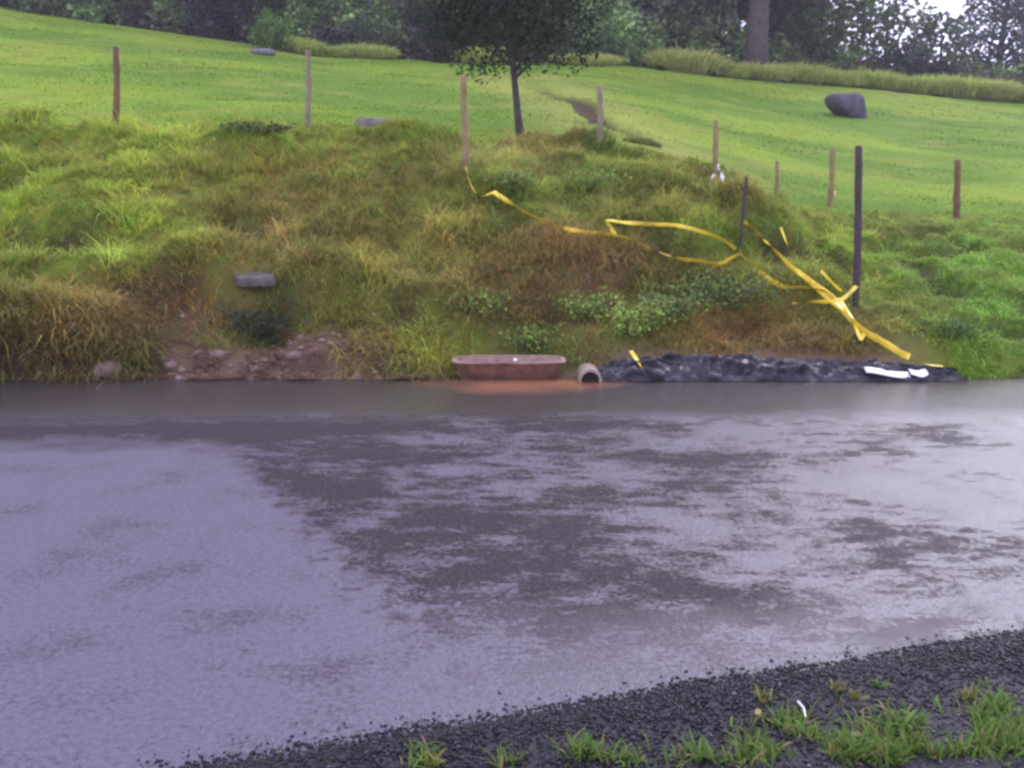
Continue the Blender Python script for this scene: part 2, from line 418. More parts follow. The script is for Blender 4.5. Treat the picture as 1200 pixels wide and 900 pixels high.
# ------------------------------------------------------------------ hillside: a smooth surface through surveyed points
COLS = {
 -150: [(400, 9.9), (330, 10.8), (250, 12.2), (190, 13.6), (150, 15.2), (110, 19), (60, 28), (20, 37), (-18, 46)],
 0:   [(400, 9.9), (330, 10.8), (250, 12.2), (195, 13.6), (155, 15.4), (115, 20), (75, 27), (40, 36), (12, 46)],
 200: [(405, 9.9), (340, 10.7), (270, 11.9), (200, 13.4), (158, 15.2), (122, 19.5), (88, 27), (60, 36), (40, 46)],
 400: [(405, 10.0), (340, 10.9), (270, 12.1), (200, 13.5), (158, 15.1), (128, 19.5), (102, 27), (82, 36), (68, 46)],
 560: [(405, 10.1), (340, 11.0), (270, 12.2), (212, 13.7), (178, 15.3), (148, 19.5), (116, 27), (92, 36), (76, 46)],
 700: [(408, 10.05), (350, 10.9), (280, 12.1), (220, 13.7), (180, 15.3), (150, 19.5), (117, 27), (93, 36), (76, 46)],
 820: [(412, 9.95), (360, 10.8), (290, 12.1), (238, 13.5), (210, 14.7), (188, 17.5), (150, 25), (115, 36), (87, 49)],
 900: [(418, 9.85), (370, 10.7), (312, 12.0), (265, 13.3), (248, 14.3), (230, 16), (200, 20), (160, 28), (122, 39), (95, 51)],
 1000: [(420, 9.85), (372, 10.7), (330, 11.7), (292, 13.2), (258, 15.5), (236, 17.5), (205, 21.5), (165, 29), (130, 39), (103, 52)],
 1080: [(415, 10.0), (365, 11.1), (318, 12.8), (280, 14.8), (247, 17.5), (210, 22.5), (170, 30), (132, 41), (111, 53)],
 1200: [(405, 10.4), (355, 11.8), (305, 13.8), (258, 17), (215, 22.5), (175, 30), (142, 41), (122, 53)],
 1350: [(405, 10.4), (355, 11.8), (305, 13.8), (258, 17), (218, 22.5), (180, 30), (150, 41), (132, 53)],
}
CTRL = []
for u, col_ in COLS.items():
    for v, Y in col_: CTRL.append(on_depth(u, v, Y))
for x in np.arange(-16, 17, 1.6): CTRL.append([x, 9.5, 0.02])
for x in (-60, -35, -22): CTRL += [[x, 9.5, 0.0], [x, 15, 2.9], [x, 30, 6.8]]
for x in (60, 35, 20): CTRL += [[x, 9.5, 0.0], [x, 17, 1.5], [x, 30, 3.6]]
for x in (-90, -45, -15, 15, 45, 90):
    zz = np.interp(x, [-45, 45], [12.5, 8.2])
    CTRL += [[x, 75, zz], [x, 120, zz + 1.0], [x, 170, zz + 1.0]]
CTRL = np.array(CTRL)
def tps_u(r2): return 0.5 * r2 * np.log(r2 + 1e-9)
def tps_fit(C, lam=0.02):
    n = len(C); d2 = ((C[:, None, :2] - C[None, :, :2]) ** 2).sum(-1)
    A = np.zeros((n + 3, n + 3)); A[:n, :n] = tps_u(d2) + lam * np.eye(n)
    A[:n, n] = 1; A[:n, n + 1:] = C[:, :2]; A[n, :n] = 1; A[n + 1:, :n] = C[:, :2].T
    return np.linalg.solve(A, np.concatenate([C[:, 2], np.zeros(3)]))
TW = tps_fit(CTRL)
def tps(x, y):
    x, y = np.asarray(x, float), np.asarray(y, float); sh = x.shape; x, y = x.ravel(), y.ravel(); out = np.empty(len(x)); n = len(CTRL)
    for s in range(0, len(x), 20000):
        xs, ys = x[s:s + 20000], y[s:s + 20000]
        d2 = (xs[:, None] - CTRL[None, :, 0]) ** 2 + (ys[:, None] - CTRL[None, :, 1]) ** 2
        out[s:s + 20000] = tps_u(d2) @ TW[:n] + TW[n] + TW[n + 1] * xs + TW[n + 2] * ys
    return out.reshape(sh)
def brow(x):                                   # how far back the rough bank reaches before the mown field
    return np.interp(x, [-12, -4, 1, 2.5, 3.4, 5, 7, 12], [15.6, 15.3, 15.2, 14.6, 14.4, 15.6, 17.0, 17.0]) + 0.7 * (fbm(x * 0.9, x * 0 + 3.3, 5, 3) - 0.5)
GULLY = [on_depth(612, 90, 36)[:2], on_depth(640, 105, 30)[:2], on_depth(680, 124, 25.5)[:2], on_depth(725, 146, 21)[:2], on_depth(768, 164, 18.3)[:2]]
def seg_dist(x, y, pts):
    best = np.full(np.shape(x), 1e9); tt = np.zeros(np.shape(x)); n = len(pts) - 1
    for k in range(n):
        a, b_ = np.array(pts[k]), np.array(pts[k + 1]); ab = b_ - a; l2 = (ab ** 2).sum()
        t = np.clip(((x - a[0]) * ab[0] + (y - a[1]) * ab[1]) / l2, 0, 1)
        d = np.hypot(x - a[0] - t * ab[0], y - a[1] - t * ab[1])
        m_ = d < best; best = np.where(m_, d, best); tt = np.where(m_, (k + t) / n, tt)
    return best, tt
DITCH = [on_depth(1030, 285, 14.3)[:2], on_depth(1065, 318, 12.9)[:2], on_depth(1115, 365, 11.4)[:2]]
def gully_mask(x, y):
    d, t = seg_dist(x, y, GULLY); w = 0.15 + 0.19 * t * (1 - t) * 4 + 0.40 * (fbm(x * 2.2, y * 2.2, 9, 4) - 0.5)
    return (1 - sstep(d, w * 0.8, w * 1.0 + 0.04)) * sstep(t, 0.12, 0.3)
def ditch_mask(x, y):
    d, t = seg_dist(x, y, DITCH); return (1 - sstep(d, 0.10, 0.36)) * sstep(np.asarray(t), 0.0, 0.15)
BASIN = np.array([-0.03, 9.93])
_mr = np.random.default_rng(5)
MOUNDS = [(mx, my, mr_, 0.42 * mr_ + 0.05) for mx, my, mr_ in zip(_mr.uniform(-8, 8.5, 190), 9.9 + 4.9 * _mr.random(190), _mr.uniform(0.24, 0.62, 190))]
MOUNDS = [m_ for m_ in MOUNDS if not (m_[1] < 10.3 and -3.4 < m_[0] < -2.2) and not (m_[1] < 10.4 and -0.9 < m_[0] < 4.2)]
MOUNDS += [(-1.25, 9.86, 0.50, 0.24), (-1.85, 9.85, 0.40, 0.20), (-0.85, 9.80, 0.28, 0.16), (-3.35, 10.45, 0.6, 0.40), (-2.0, 10.6, 0.6, 0.36), (-4.6, 9.9, 0.5, 0.26), (-5.4, 9.95, 0.6, 0.28), (-4.0, 10.2, 0.5, 0.26)]
def mound(x, y):
    """rounded clumps, steeper on their downhill side"""
    sh = np.shape(x); x, y = np.ravel(x), np.ravel(y); full = np.zeros(len(x)); near = np.nonzero((y < 16) & (np.abs(x) < 9.5))[0]
    order = near[np.argsort(x[near])]; xs_, ys_ = x[order], y[order]; out = np.zeros(len(order))
    for mx, my, mr_, mh in MOUNDS:
        i0, i1 = np.searchsorted(xs_, mx - mr_ * 1.15), np.searchsorted(xs_, mx + mr_ * 1.15)
        if i1 <= i0: continue
        dy = ys_[i0:i1] - my; r2 = ((xs_[i0:i1] - mx) / (mr_ * 1.15)) ** 2 + (dy / np.where(dy < 0, mr_ * 0.75, mr_ * 1.5)) ** 2
        out[i0:i1] = np.maximum(out[i0:i1], mh * np.sqrt(np.maximum(0, 1 - r2)))
    full[order] = out
    return full.reshape(sh)
PITS = [on_depth(185, 372, 10.25), on_depth(215, 375, 10.25), on_depth(150, 375, 10.25), on_depth(330, 385, 10.2), on_depth(470, 380, 10.3), on_depth(640, 365, 10.6), on_depth(770, 295, 11.9), on_depth(300, 305, 11.4), on_depth(875, 390, 10.2)]
def pit_mask(x, y):
    m_ = sstep(fbm(x * 1.25 + 3, y * 1.25, 27, 3), 0.60, 0.72)
    for p in PITS: m_ = np.maximum(m_, np.exp(-((x - p[0]) / 0.22) ** 2 - ((y - p[1]) / 0.20) ** 2))
    return m_
def height(x, y):
    x, y = np.asarray(x, float), np.asarray(y, float)
    z = tps(x, y)
    bk = sstep(y, 9.5, 10.6) * (1 - sstep(y, brow(x) - 0.4, brow(x) + 0.9))
    z = z + bk * (0.40 * (fbm(x * 1.15, y * 1.15, 21, 4) - 0.5) + 0.20 * (0.5 - np.abs(2 * fbm(x * 2.3, y * 2.3, 29, 2) - 1))) * np.interp(x, [3.5, 5], [1, 0.6])
    z = z - bk * 0.22 * pit_mask(x, y)
    z = z + mound(x, y) * np.maximum(bk, sstep(y, 9.5, 9.7) * (y < 12)) * np.interp(x, [3.5, 5], [1, 0.6])
    cut = 1 - sstep(x, -4.1, -3.5)                                    # undercut foot on the far left
    z = z + cut * 0.30 * (sstep(y, 9.50, 9.60) - sstep(y, 9.60, 10.8))
    z = z + 0.22 * sstep(y, 15, 19) * (fbm(x * 0.35, y * 0.35, 31, 3) - 0.5)
    z = z + sstep(y, 15.5, 18) * (1 - sstep(y, 50, 56)) * (0.10 * (fbm(x * 0.30 + 4, y * 1.0, 33, 3) - 0.5) + 0.05 * (fbm(x * 1.3, y * 1.6, 35, 2) - 0.5))
    toe = sstep(x, -6.2, -4.0) * (1 - sstep(x, -2.6, -1.6))           # cut toe with a rubble ledge in front
    z = z + toe * 0.42 * (sstep(y, 10.15, 10.4) - sstep(y, 9.7, 11.2))
    z = z - 0.14 * gully_mask(x, y) - 0.30 * ditch_mask(x, y)
    rb = np.hypot(x - BASIN[0], y - BASIN[1])
    z = np.where(y > 9.3, 0.0 + z * (0.06 + 0.94 * sstep(np.hypot((x - BASIN[0]) / 0.95, (y - 9.62) / 0.62), 0.7, 1.5)), z)
    z = z - 0.10 * (1 - sstep(y, 9.42, 9.75))
    return z
def hit(u, v, lift=0.0):
    d = ray(u, v); t = np.concatenate([np.arange(6, 24, 0.02), np.arange(24, 90, 0.1)])
    P = d[None, :] * t[:, None] + np.array([0, 0, CAM_H])
    g = P[:, 2] - height(P[:, 0], P[:, 1]) - lift
    k = np.argmax((g < 0) & (P[:, 1] > 9.3))
    return P[k] if g[k] < 0 else P[-1]
def ground(x, y): return float(height(np.array([x]), np.array([y]))[0])
def at_depth(u, Y):
    x = (u - 600) / FPX * Y
    for _ in range(3): z = ground(x, Y); x = (u - 600) / FPX * (Y * CP - (z - CAM_H) * SP)
    return np.array([x, Y, ground(x, Y)])

# colour patches of the hillside vegetation (dry and green grass), placed in the place through the photo
GREEN, LIME, OLIVE, BROWN, RUST, STRAW = [np.array(c) for c in ((0.215, 0.38, 0.045), (0.37, 0.50, 0.06), (0.39, 0.365, 0.08), (0.36, 0.225, 0.095), (0.37, 0.175, 0.075), (0.58, 0.48, 0.19))]
BLOBS = [(60, 230, 170, 90, LIME, 1.2), (120, 165, 160, 25, LIME, 1.3), (400, 165, 120, 20, LIME, 0.9), (20, 300, 60, 50, LIME, 0.8), (230, 190, 150, 45, OLIVE, 0.9), (250, 260, 120, 60, OLIVE, 0.8), (110, 280, 120, 50, LIME, 0.6), (80, 370, 160, 50, BROWN, 1.0), (200, 350, 80, 30, RUST, 0.9),
         (380, 350, 90, 60, OLIVE, 1.0), (420, 210, 90, 50, OLIVE, 1.0), (330, 260, 70, 50, BROWN, 0.6), (520, 300, 90, 60, OLIVE, 1.0), (630, 325, 100, 40, BROWN, 1.3), (690, 300, 60, 25, RUST, 0.6), (470, 410, 110, 22, OLIVE, 1.2), (520, 408, 40, 14, LIME, 1.0),
         (620, 185, 80, 22, STRAW, 1.0), (600, 195, 60, 26, LIME, 0.7), (760, 230, 90, 35, OLIVE, 0.9), (700, 200, 50, 25, GREEN, 0.8), (800, 265, 60, 15, LIME, 0.7), (860, 385, 50, 28, RUST, 1.0), (950, 400, 80, 30, BROWN, 0.9), (900, 345, 60, 30, OLIVE, 0.8),
         (960, 300, 70, 40, LIME, 0.6), (1050, 400, 60, 40, OLIVE, 0.7), (1100, 290, 110, 35, GREEN, 0.9), (1090, 270, 70, 14, BROWN, 0.5), (1160, 350, 90, 90, np.array((0.22, 0.42, 0.055)), 1.5), (1080, 420, 50, 30, LIME, 0.7)]
def bank_col(P, spread=0.35):
    u, v = to_px(P); n = len(P); x, y = P[:, 0], P[:, 1]
    a = fbm(x * 0.9, y * 0.9, 41, 4); b_ = fbm(x * 2.6, y * 2.6, 47, 3)
    C = GREEN * (0.7) + 0; C = np.tile(C, (n, 1)) * 0.5; W = np.full(n, 0.5)
    C += (np.clip((a - 0.35) * 2.2, 0, 1) * 0.6)[:, None] * OLIVE; W += np.clip((a - 0.35) * 2.2, 0, 1) * 0.6
    C += (np.clip((b_ - 0.55) * 3, 0, 1) * 0.7)[:, None] * BROWN; W += np.clip((b_ - 0.55) * 3, 0, 1) * 0.7
    for (bu, bv, ru, rv, c, w) in BLOBS:
        g = w * 1.6 * np.exp(-(((u - bu) / ru) ** 2 + ((v - bv) / rv) ** 2)); C += g[:, None] * c; W += g
    C = C / W[:, None]
    return np.clip(C * (1 + spread * (RNG.random((n, 1)) - 0.5) * 2) * (1 + 0.12 * RNG.normal(size=(n, 3))), 0.004, 0.6)
def lawn_col(x, y):
    a = fbm(x * 0.22, y * 0.30, 61, 4) + 0.25 * (fbm(x * 0.35 + 0.2 * y, y * 1.1, 63, 3) - 0.5); b_ = fbm(x * 0.7, y * 0.9, 67, 4)
    g1, g2, g3 = np.array((0.088, 0.165, 0.016)), np.array((0.155, 0.235, 0.022)), np.array((0.185, 0.212, 0.036))
    t = sstep(a, 0.3, 0.7)[..., None]; C = g1 * (1 - t) + g2 * t
    t = (sstep(b_, 0.55, 0.8) * 0.7)[..., None]; C = C * (1 - t) + g3 * t
    # worn yellower grass beside the gully and on the far right slope
    d, tt = seg_dist(x, y, GULLY); t = (np.exp(-((d - 0.9) / 1.0) ** 2) * 0.5)[..., None]; C = C * (1 - t) + np.array((0.25, 0.26, 0.06)) * t
    return C

# terrain mesh
ys = np.concatenate([np.arange(9.3, 17.2, 0.07), np.arange(17.2, 56, 0.24), np.arange(56, 176, 4.0)])
xs = np.concatenate([np.arange(-160, -40, 6.0), np.arange(-40, -9, 0.5), np.arange(-9, 9, 0.09), np.arange(9, 40, 0.5), np.arange(40, 166, 6.0)])
GX, GY = np.meshgrid(xs, ys); GZ = height(GX, GY)
V = np.stack([GX, GY, GZ], -1).reshape(-1, 3)
nx_, ny_ = len(xs), len(ys); ii = (np.arange(ny_ - 1)[:, None] * nx_ + np.arange(nx_ - 1)[None, :]).ravel()
F = np.stack([ii, ii + 1, ii + nx_ + 1, ii + nx_], 1).astype(np.int32)
fx, fy = V[:, 0], V[:, 1]
Cb = bank_col(V, 0.1) * 0.38; Cl = lawn_col(fx, fy)
t = sstep(fy, brow(fx) - 0.5, brow(fx) + 0.8)[:, None]
C = Cb * (1 - t) + Cl * t
SOIL = np.array((0.12, 0.078, 0.052)); SHADE_SOIL = np.array((0.034, 0.022, 0.016))
g = (pit_mask(fx, fy) * (1 - sstep(fy, brow(fx) - 1.5, brow(fx) - 0.8)))[:, None] * 0.8; C = C * (1 - g) + SHADE_SOIL * g  # dark soil in the pits, darkened further to paint in the hollows' shade
g = ((1 - sstep(fx, -4.1, -3.5)) * (1 - sstep(fy, 9.60, 9.68)))[:, None]; C = C * (1 - g) + SHADE_SOIL * 0.7 * g  # bare cut face, shadow of the overhanging grass painted into its soil colour
g = gully_mask(fx, fy)[:, None] * 0.95; C = C * (1 - g) + np.array((0.050, 0.032, 0.020)) * g
g = ditch_mask(fx, fy)[:, None] * 0.8; C = C * (1 - g) + np.array((0.05, 0.038, 0.032)) * g  # brown ditch bed with its shade put into the colour
g = ((1 - sstep(fy, 9.7, 10.3)) * (1 - sstep(fx, 3.6, 4.4)) * (0.25 + 0.75 * sstep(fx, -3.9, -3.3)))[:, None] * 0.9; C = C * (1 - g) + SOIL * (0.8 + 0.5 * fbm(fx * 5, fy * 5, 71, 3))[:, None] * g
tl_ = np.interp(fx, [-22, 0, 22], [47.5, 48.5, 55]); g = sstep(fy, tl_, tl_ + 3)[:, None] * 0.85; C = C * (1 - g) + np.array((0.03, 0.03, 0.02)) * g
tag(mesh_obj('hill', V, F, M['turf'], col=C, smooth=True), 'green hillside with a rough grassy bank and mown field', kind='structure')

# ------------------------------------------------------------------ road and near verge
def sheet(name, xs, ys, zf, mat):
    X, Y = np.meshgrid(xs, ys); Z = zf(X, Y); nx, ny = len(xs), len(ys)
    i = (np.arange(ny - 1)[:, None] * nx + np.arange(nx - 1)[None, :]).ravel()
    return mesh_obj(name, np.stack([X, Y, Z], -1).reshape(-1, 3), np.stack([i, i + 1, i + nx + 1, i + nx], 1).astype(np.int32), mat, smooth=True)
e1, e2 = on_plane(330, 884), on_plane(1200, 742)
SL = (e2[1] - e1[1]) / (e2[0] - e1[0]); IC = e1[1] - SL * e1[0]
def edge(x):                                        # near edge of the asphalt: its gravel rim bends away in a gentle curve
    xx = np.clip(x, -6, 9); return IC + SL * xx - 0.012 * (xx - 0.5) ** 2 + 0.08 * (fbm(x * 2.3, x * 0 + 1.7, 81, 3) - 0.5)
xs_r = np.concatenate([np.arange(-150, -10, 10.0), np.arange(-10, 10.1, 0.25), np.arange(20, 151, 10.0)])
# far side: the asphalt ends raggedly against the bank
def road_y(s, X):
    far = 9.47 + 0.10 * (fbm(X * 1.4, X * 0, 85, 3) - 0.5) + 0.25 * sstep(X, 4.3, 5.2)
    lo = -1.6 + 0 * X
    return lo + (far - lo) * s
S = np.linspace(0, 1, 24); Xr, Sr = np.meshgrid(xs_r, S); Yr = road_y(Sr, Xr)
V = np.stack([Xr, Yr, 0 * Xr], -1).reshape(-1, 3); nx_ = len(xs_r)
ii = (np.arange(len(S) - 1)[:, None] * nx_ + np.arange(nx_ - 1)[None, :]).ravel()
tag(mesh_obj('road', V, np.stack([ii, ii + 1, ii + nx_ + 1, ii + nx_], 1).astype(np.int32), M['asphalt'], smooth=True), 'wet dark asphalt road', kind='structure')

xs_v = np.concatenate([np.arange(-150, -4, 8.0), np.arange(-4, 5, 0.04), np.arange(5, 150, 8.0)])
ds = np.concatenate([np.arange(0, 2.2, 0.04), np.array([2.6, 3.2, 4.5, 7, 12, 25, 60, 140])])
Xv, Dv = np.meshgrid(xs_v, ds); Yv = edge(Xv) - Dv
def verge_z(x, d): return 0.003 + 0.05 * sstep(d, -0.02, 0.2) + 0.05 * sstep(d, 0.2, 1.2) + 0.035 * (fbm(x * 6, d * 6, 91, 3) - 0.5) * sstep(d, 0, 0.1)
Zv = verge_z(Xv, Dv)
V = np.stack([Xv, Yv, Zv], -1).reshape(-1, 3); nx_ = len(xs_v)
ii = (np.arange(len(ds) - 1)[:, None] * nx_ + np.arange(nx_ - 1)[None, :]).ravel()
tag(mesh_obj('verge', V, np.stack([ii, ii + nx_, ii + nx_ + 1, ii + 1], 1).astype(np.int32), M['verge'], smooth=True), 'dark roadside verge in the near corner', kind='structure')

def verge_point(u, v):
    P = on_plane(u, v, 0.05); return np.array([P[0], P[1], float(verge_z(np.array([P[0]]), np.array([edge(np.array([P[0]]))[0] - P[1]]))[0])])

# gravel: thousands of small wet stones along the rim
def gravel():
    n = 75000
    x = RNG.uniform(-2.6, 3.4, n); d = np.abs(RNG.normal(0, 0.55, n)) - 0.05
    d = np.where(RNG.random(n) < 0.03, -np.abs(RNG.normal(0, 0.06, n)), d)
    k = d < 1.9; x, d = x[k], d[k]; n = len(x)
    y = edge(x) - d; z = np.where(d > 0, verge_z(x, np.maximum(d, 0)), 0.0)
    s = (0.002 + 0.0065 * RNG.random(n) ** 2.6) * (0.7 + 0.6 * fbm(x * 3, y * 3, 93, 2))
    O = np.array([[1, 0, 0], [0, 1, 0], [-1, 0, 0], [0, -1, 0], [0.1, 0.1, 0.8], [0, 0, -0.8]], float)
    V = O[None] + RNG.normal(0, 0.32, (n, 6, 3)); a = RNG.uniform(0, 6.28, n); ca, sa = np.cos(a)[:, None], np.sin(a)[:, None]
    sc = s[:, None] * RNG.uniform(0.7, 1.3, (n, 1))
    vx, vy = V[:, :, 0] * sc, V[:, :, 1] * s[:, None]
    V = np.stack([vx * ca - vy * sa + x[:, None], vx * sa + vy * ca + y[:, None], V[:, :, 2] * s[:, None] * 0.8 + (z + s * 0.35)[:, None]], -1)
    T = np.array([[0, 1, 4], [1, 2, 4], [2, 3, 4], [3, 0, 4], [1, 0, 5], [2, 1, 5], [3, 2, 5], [0, 3, 5]])
    F = (np.arange(n)[:, None, None] * 6 + T[None]).reshape(-1, 3).astype(np.int32)
    c = ((0.008 + 0.035 * RNG.random(n) ** 2) * (0.45 + 2.2 * sstep(d, 0.35, 0.8) * sstep(x, 0.2, 1.6)))[:, None] * np.array([1.0, 0.95, 1.35]); k = RNG.random(n) < 0.07; c[k] *= RNG.uniform(2, 6, (int(k.sum()), 1))  # stones inside the right corner paler: sky sheen painted into their colour
    o = mesh_obj('gravel', V.reshape(-1, 3), F, M['gravel'], col=np.repeat(c, 6, axis=0))
    tag(o, 'wet black gravel along the near edge of the road', 'gravel', kind='stuff')
gravel()

# ------------------------------------------------------------------ long grass on the bank, short grass on the field
SLAB = hit(300, 325)
def bank_grass():
    n = 8200
    x = RNG.uniform(-8.2, 8.8, n); yb = brow(x); y = 9.50 + (yb + 0.5 - 9.50) * RNG.random(n) ** 0.95
    ex = np.concatenate([RNG.uniform(-8.2, -3.5, 420), RNG.uniform(4.4, 8.5, 160), RNG.uniform(-1.75, -0.72, 150)]); x = np.concatenate([x, ex]); y = np.concatenate([y, np.where(ex < -3, RNG.uniform(9.58, 9.8, len(ex)), np.where(ex < 0, RNG.uniform(9.62, 10.2, len(ex)), RNG.uniform(9.5, 9.8, len(ex))))]); n = len(x)
    rb = np.hypot(x - BASIN[0], y - BASIN[1]); keep = (np.hypot((x - BASIN[0]) / 0.68, (y - 9.66) / 0.36) > 1) & ((x > -3.6) | (y > 9.57))
    keep &= ~((y < 10.0 + 0.10 * np.sin(x * 5)) & (x > -3.65) & (x < -1.55) & (RNG.random(n) < 0.84))     # rubble ledge stays bare
    keep &= ~((y < 9.95) & (x > 0.75) & (x < 4.35))                                                          # sheeting lies here
    keep &= ~((np.hypot((x - SLAB[0]) / 0.20, (y - SLAB[1] + 0.12) / 0.12) < 1))
    keep &= RNG.random(n) > pit_mask(x, y) * 0.6 * (y < brow(x) - 0.8)
    keep &= RNG.random(n) > ditch_mask(x, y) * 0.55
    x, y = x[keep], y[keep]; n = len(x)
    h = np.stack([x, y, height(x, y)], 1)
    m_ = 38; tx = np.repeat(x, m_); ty = np.repeat(y, m_); nb = n * m_
    ang = RNG.uniform(0, 6.28, nb); rad = 0.13 * np.sqrt(RNG.random(nb))
    rx, ry = tx + rad * np.cos(ang), ty + rad * np.sin(ang)
    root = np.stack([rx, ry, height(rx, ry) - 0.02], 1)
    vig = np.repeat((0.6 + 0.8 * sstep(fbm(x * 1.5, y * 1.5, 79, 3), 0.25, 0.75)) * (0.7 + 0.6 * RNG.random(n)), m_)
    right = np.interp(rx, [3.6, 5.2], [1, 0.55]); top = 1 - 0.55 * sstep(ry, brow(rx) - 1.3, brow(rx) + 0.2)
    low = np.where((rx < -3.6) & (ry < 9.95), 1.9, 1.0)
    L = (0.13 + 0.19 * RNG.random(nb) ** 1.5) * vig * right * top * low * np.where(RNG.random(nb) < 0.006, 2.4, 1.0)
    dirn = np.stack([np.cos(ang) * 0.9 + RNG.normal(0, 0.35, nb), np.sin(ang) * 0.9 - 0.55 + RNG.normal(0, 0.35, nb)], 1)
    tc = bank_col(np.stack([x, y, h[:, 2]], 1), 0.30) * (0.35 + 1.3 * fbm(x * 1.9, y * 1.9, 83, 3))[:, None]
    col = np.repeat(tc, m_, axis=0) * (0.7 + 0.6 * RNG.random((nb, 1)))
    tipc = col * 0.82 + 0.18 * STRAW * (0.5 + 0.7 * RNG.random((nb, 1)))
    V, F, C = blades(root, dirn, L, RNG.uniform(0.2, 0.8, nb), RNG.uniform(0.8, 2.2, nb), RNG.uniform(0.006, 0.013, nb), col, 3, tipc)
    tag(mesh_obj('bank_grass', V, F, M['grass'], col=C), 'long olive and brown grass covering the roadside bank', 'grass', kind='stuff')
bank_grass()
def field_grass():
    n = 120000
    y = 14.6 + (56 - 14.6) * RNG.random(n) ** 1.6; x = RNG.uniform(-1, 1, n) * (y * 0.56 + 1)
    k = (y > brow(x) - 0.2) & (gully_mask(x, y) < 0.35) & (y < np.interp(x, [-22, 0, 22], [47, 48, 55.5])); k &= fbm(x * 0.8, y * 0.8, 101, 3) > RNG.random(n) * 0.55
    x, y = x[k], y[k]; n = len(x)
    root = np.stack([x, y, height(x, y) - 0.01], 1); a = RNG.uniform(0, 6.28, n)
    lush = sstep(fbm(x * 0.5, y * 0.5, 103, 3), 0.4, 0.75)
    L = (0.02 + 0.03 * RNG.random(n) + 0.06 * lush * RNG.random(n))
    col = lawn_col(x, y) * (0.92 + 0.3 * RNG.random((n, 1)))
    V, F, C = blades(root, np.stack([np.cos(a), -np.abs(np.sin(a))], 1), L, RNG.uniform(0.75, 1.25, n), RNG.uniform(0.0, 0.35, n), 0.0011 * y * RNG.uniform(0.6, 1.3, n), col, 2)
    tag(mesh_obj('field_grass', V, F, M['grass'], col=C), 'short bright green grass of the sloping field', 'grass', kind='stuff')
field_grass()
def verge_grass():
    P = []
    for (u, v, su, sv, n) in [(505, 893, 14, 8, 60), (690, 890, 18, 8, 80), (735, 897, 14, 6, 40), (815, 888, 22, 10, 120), (905, 876, 30, 14, 150), (960, 885, 40, 10, 160), (1050, 868, 34, 18, 260), (1120, 880, 40, 14, 220), (1170, 845, 22, 16, 200), (1190, 885, 20, 14, 160), (860, 893, 26, 8, 130), (1010, 890, 40, 10, 220), (1090, 893, 40, 8, 240), (1150, 870, 30, 14, 200), (930, 850, 14, 10, 50), (600, 898, 10, 4, 25)]:
        for _ in range(int(n * 1.3)):
            q = verge_point(u + su * RNG.normal() * 0.9, v + sv * RNG.normal() * 0.9)
            if fbm(np.array([q[0] * 7]), np.array([q[1] * 7]), 95, 2)[0] > 0.43: P.append(q)
    P = np.array(P); n = len(P); a = RNG.uniform(0, 6.28, n)
    g = np.array((0.10, 0.17, 0.03)) * (0.7 + 0.7 * RNG.random((n, 1))); k = RNG.random(n) < 0.12; g[k] = np.array((0.24, 0.20, 0.09))
    V, F, C = blades(P, np.stack([np.cos(a), np.sin(a)], 1), RNG.uniform(0.025, 0.08, n), RNG.uniform(0.1, 0.9, n), RNG.uniform(0.3, 1.5, n), RNG.uniform(0.004, 0.0105, n), g, 3, g * 1.2)
    tag(mesh_obj('verge_grass', V, F, M['grass'], col=C), 'bright green grass sprouting through gravel at the near corner', 'grass', kind='stuff')
verge_grass()

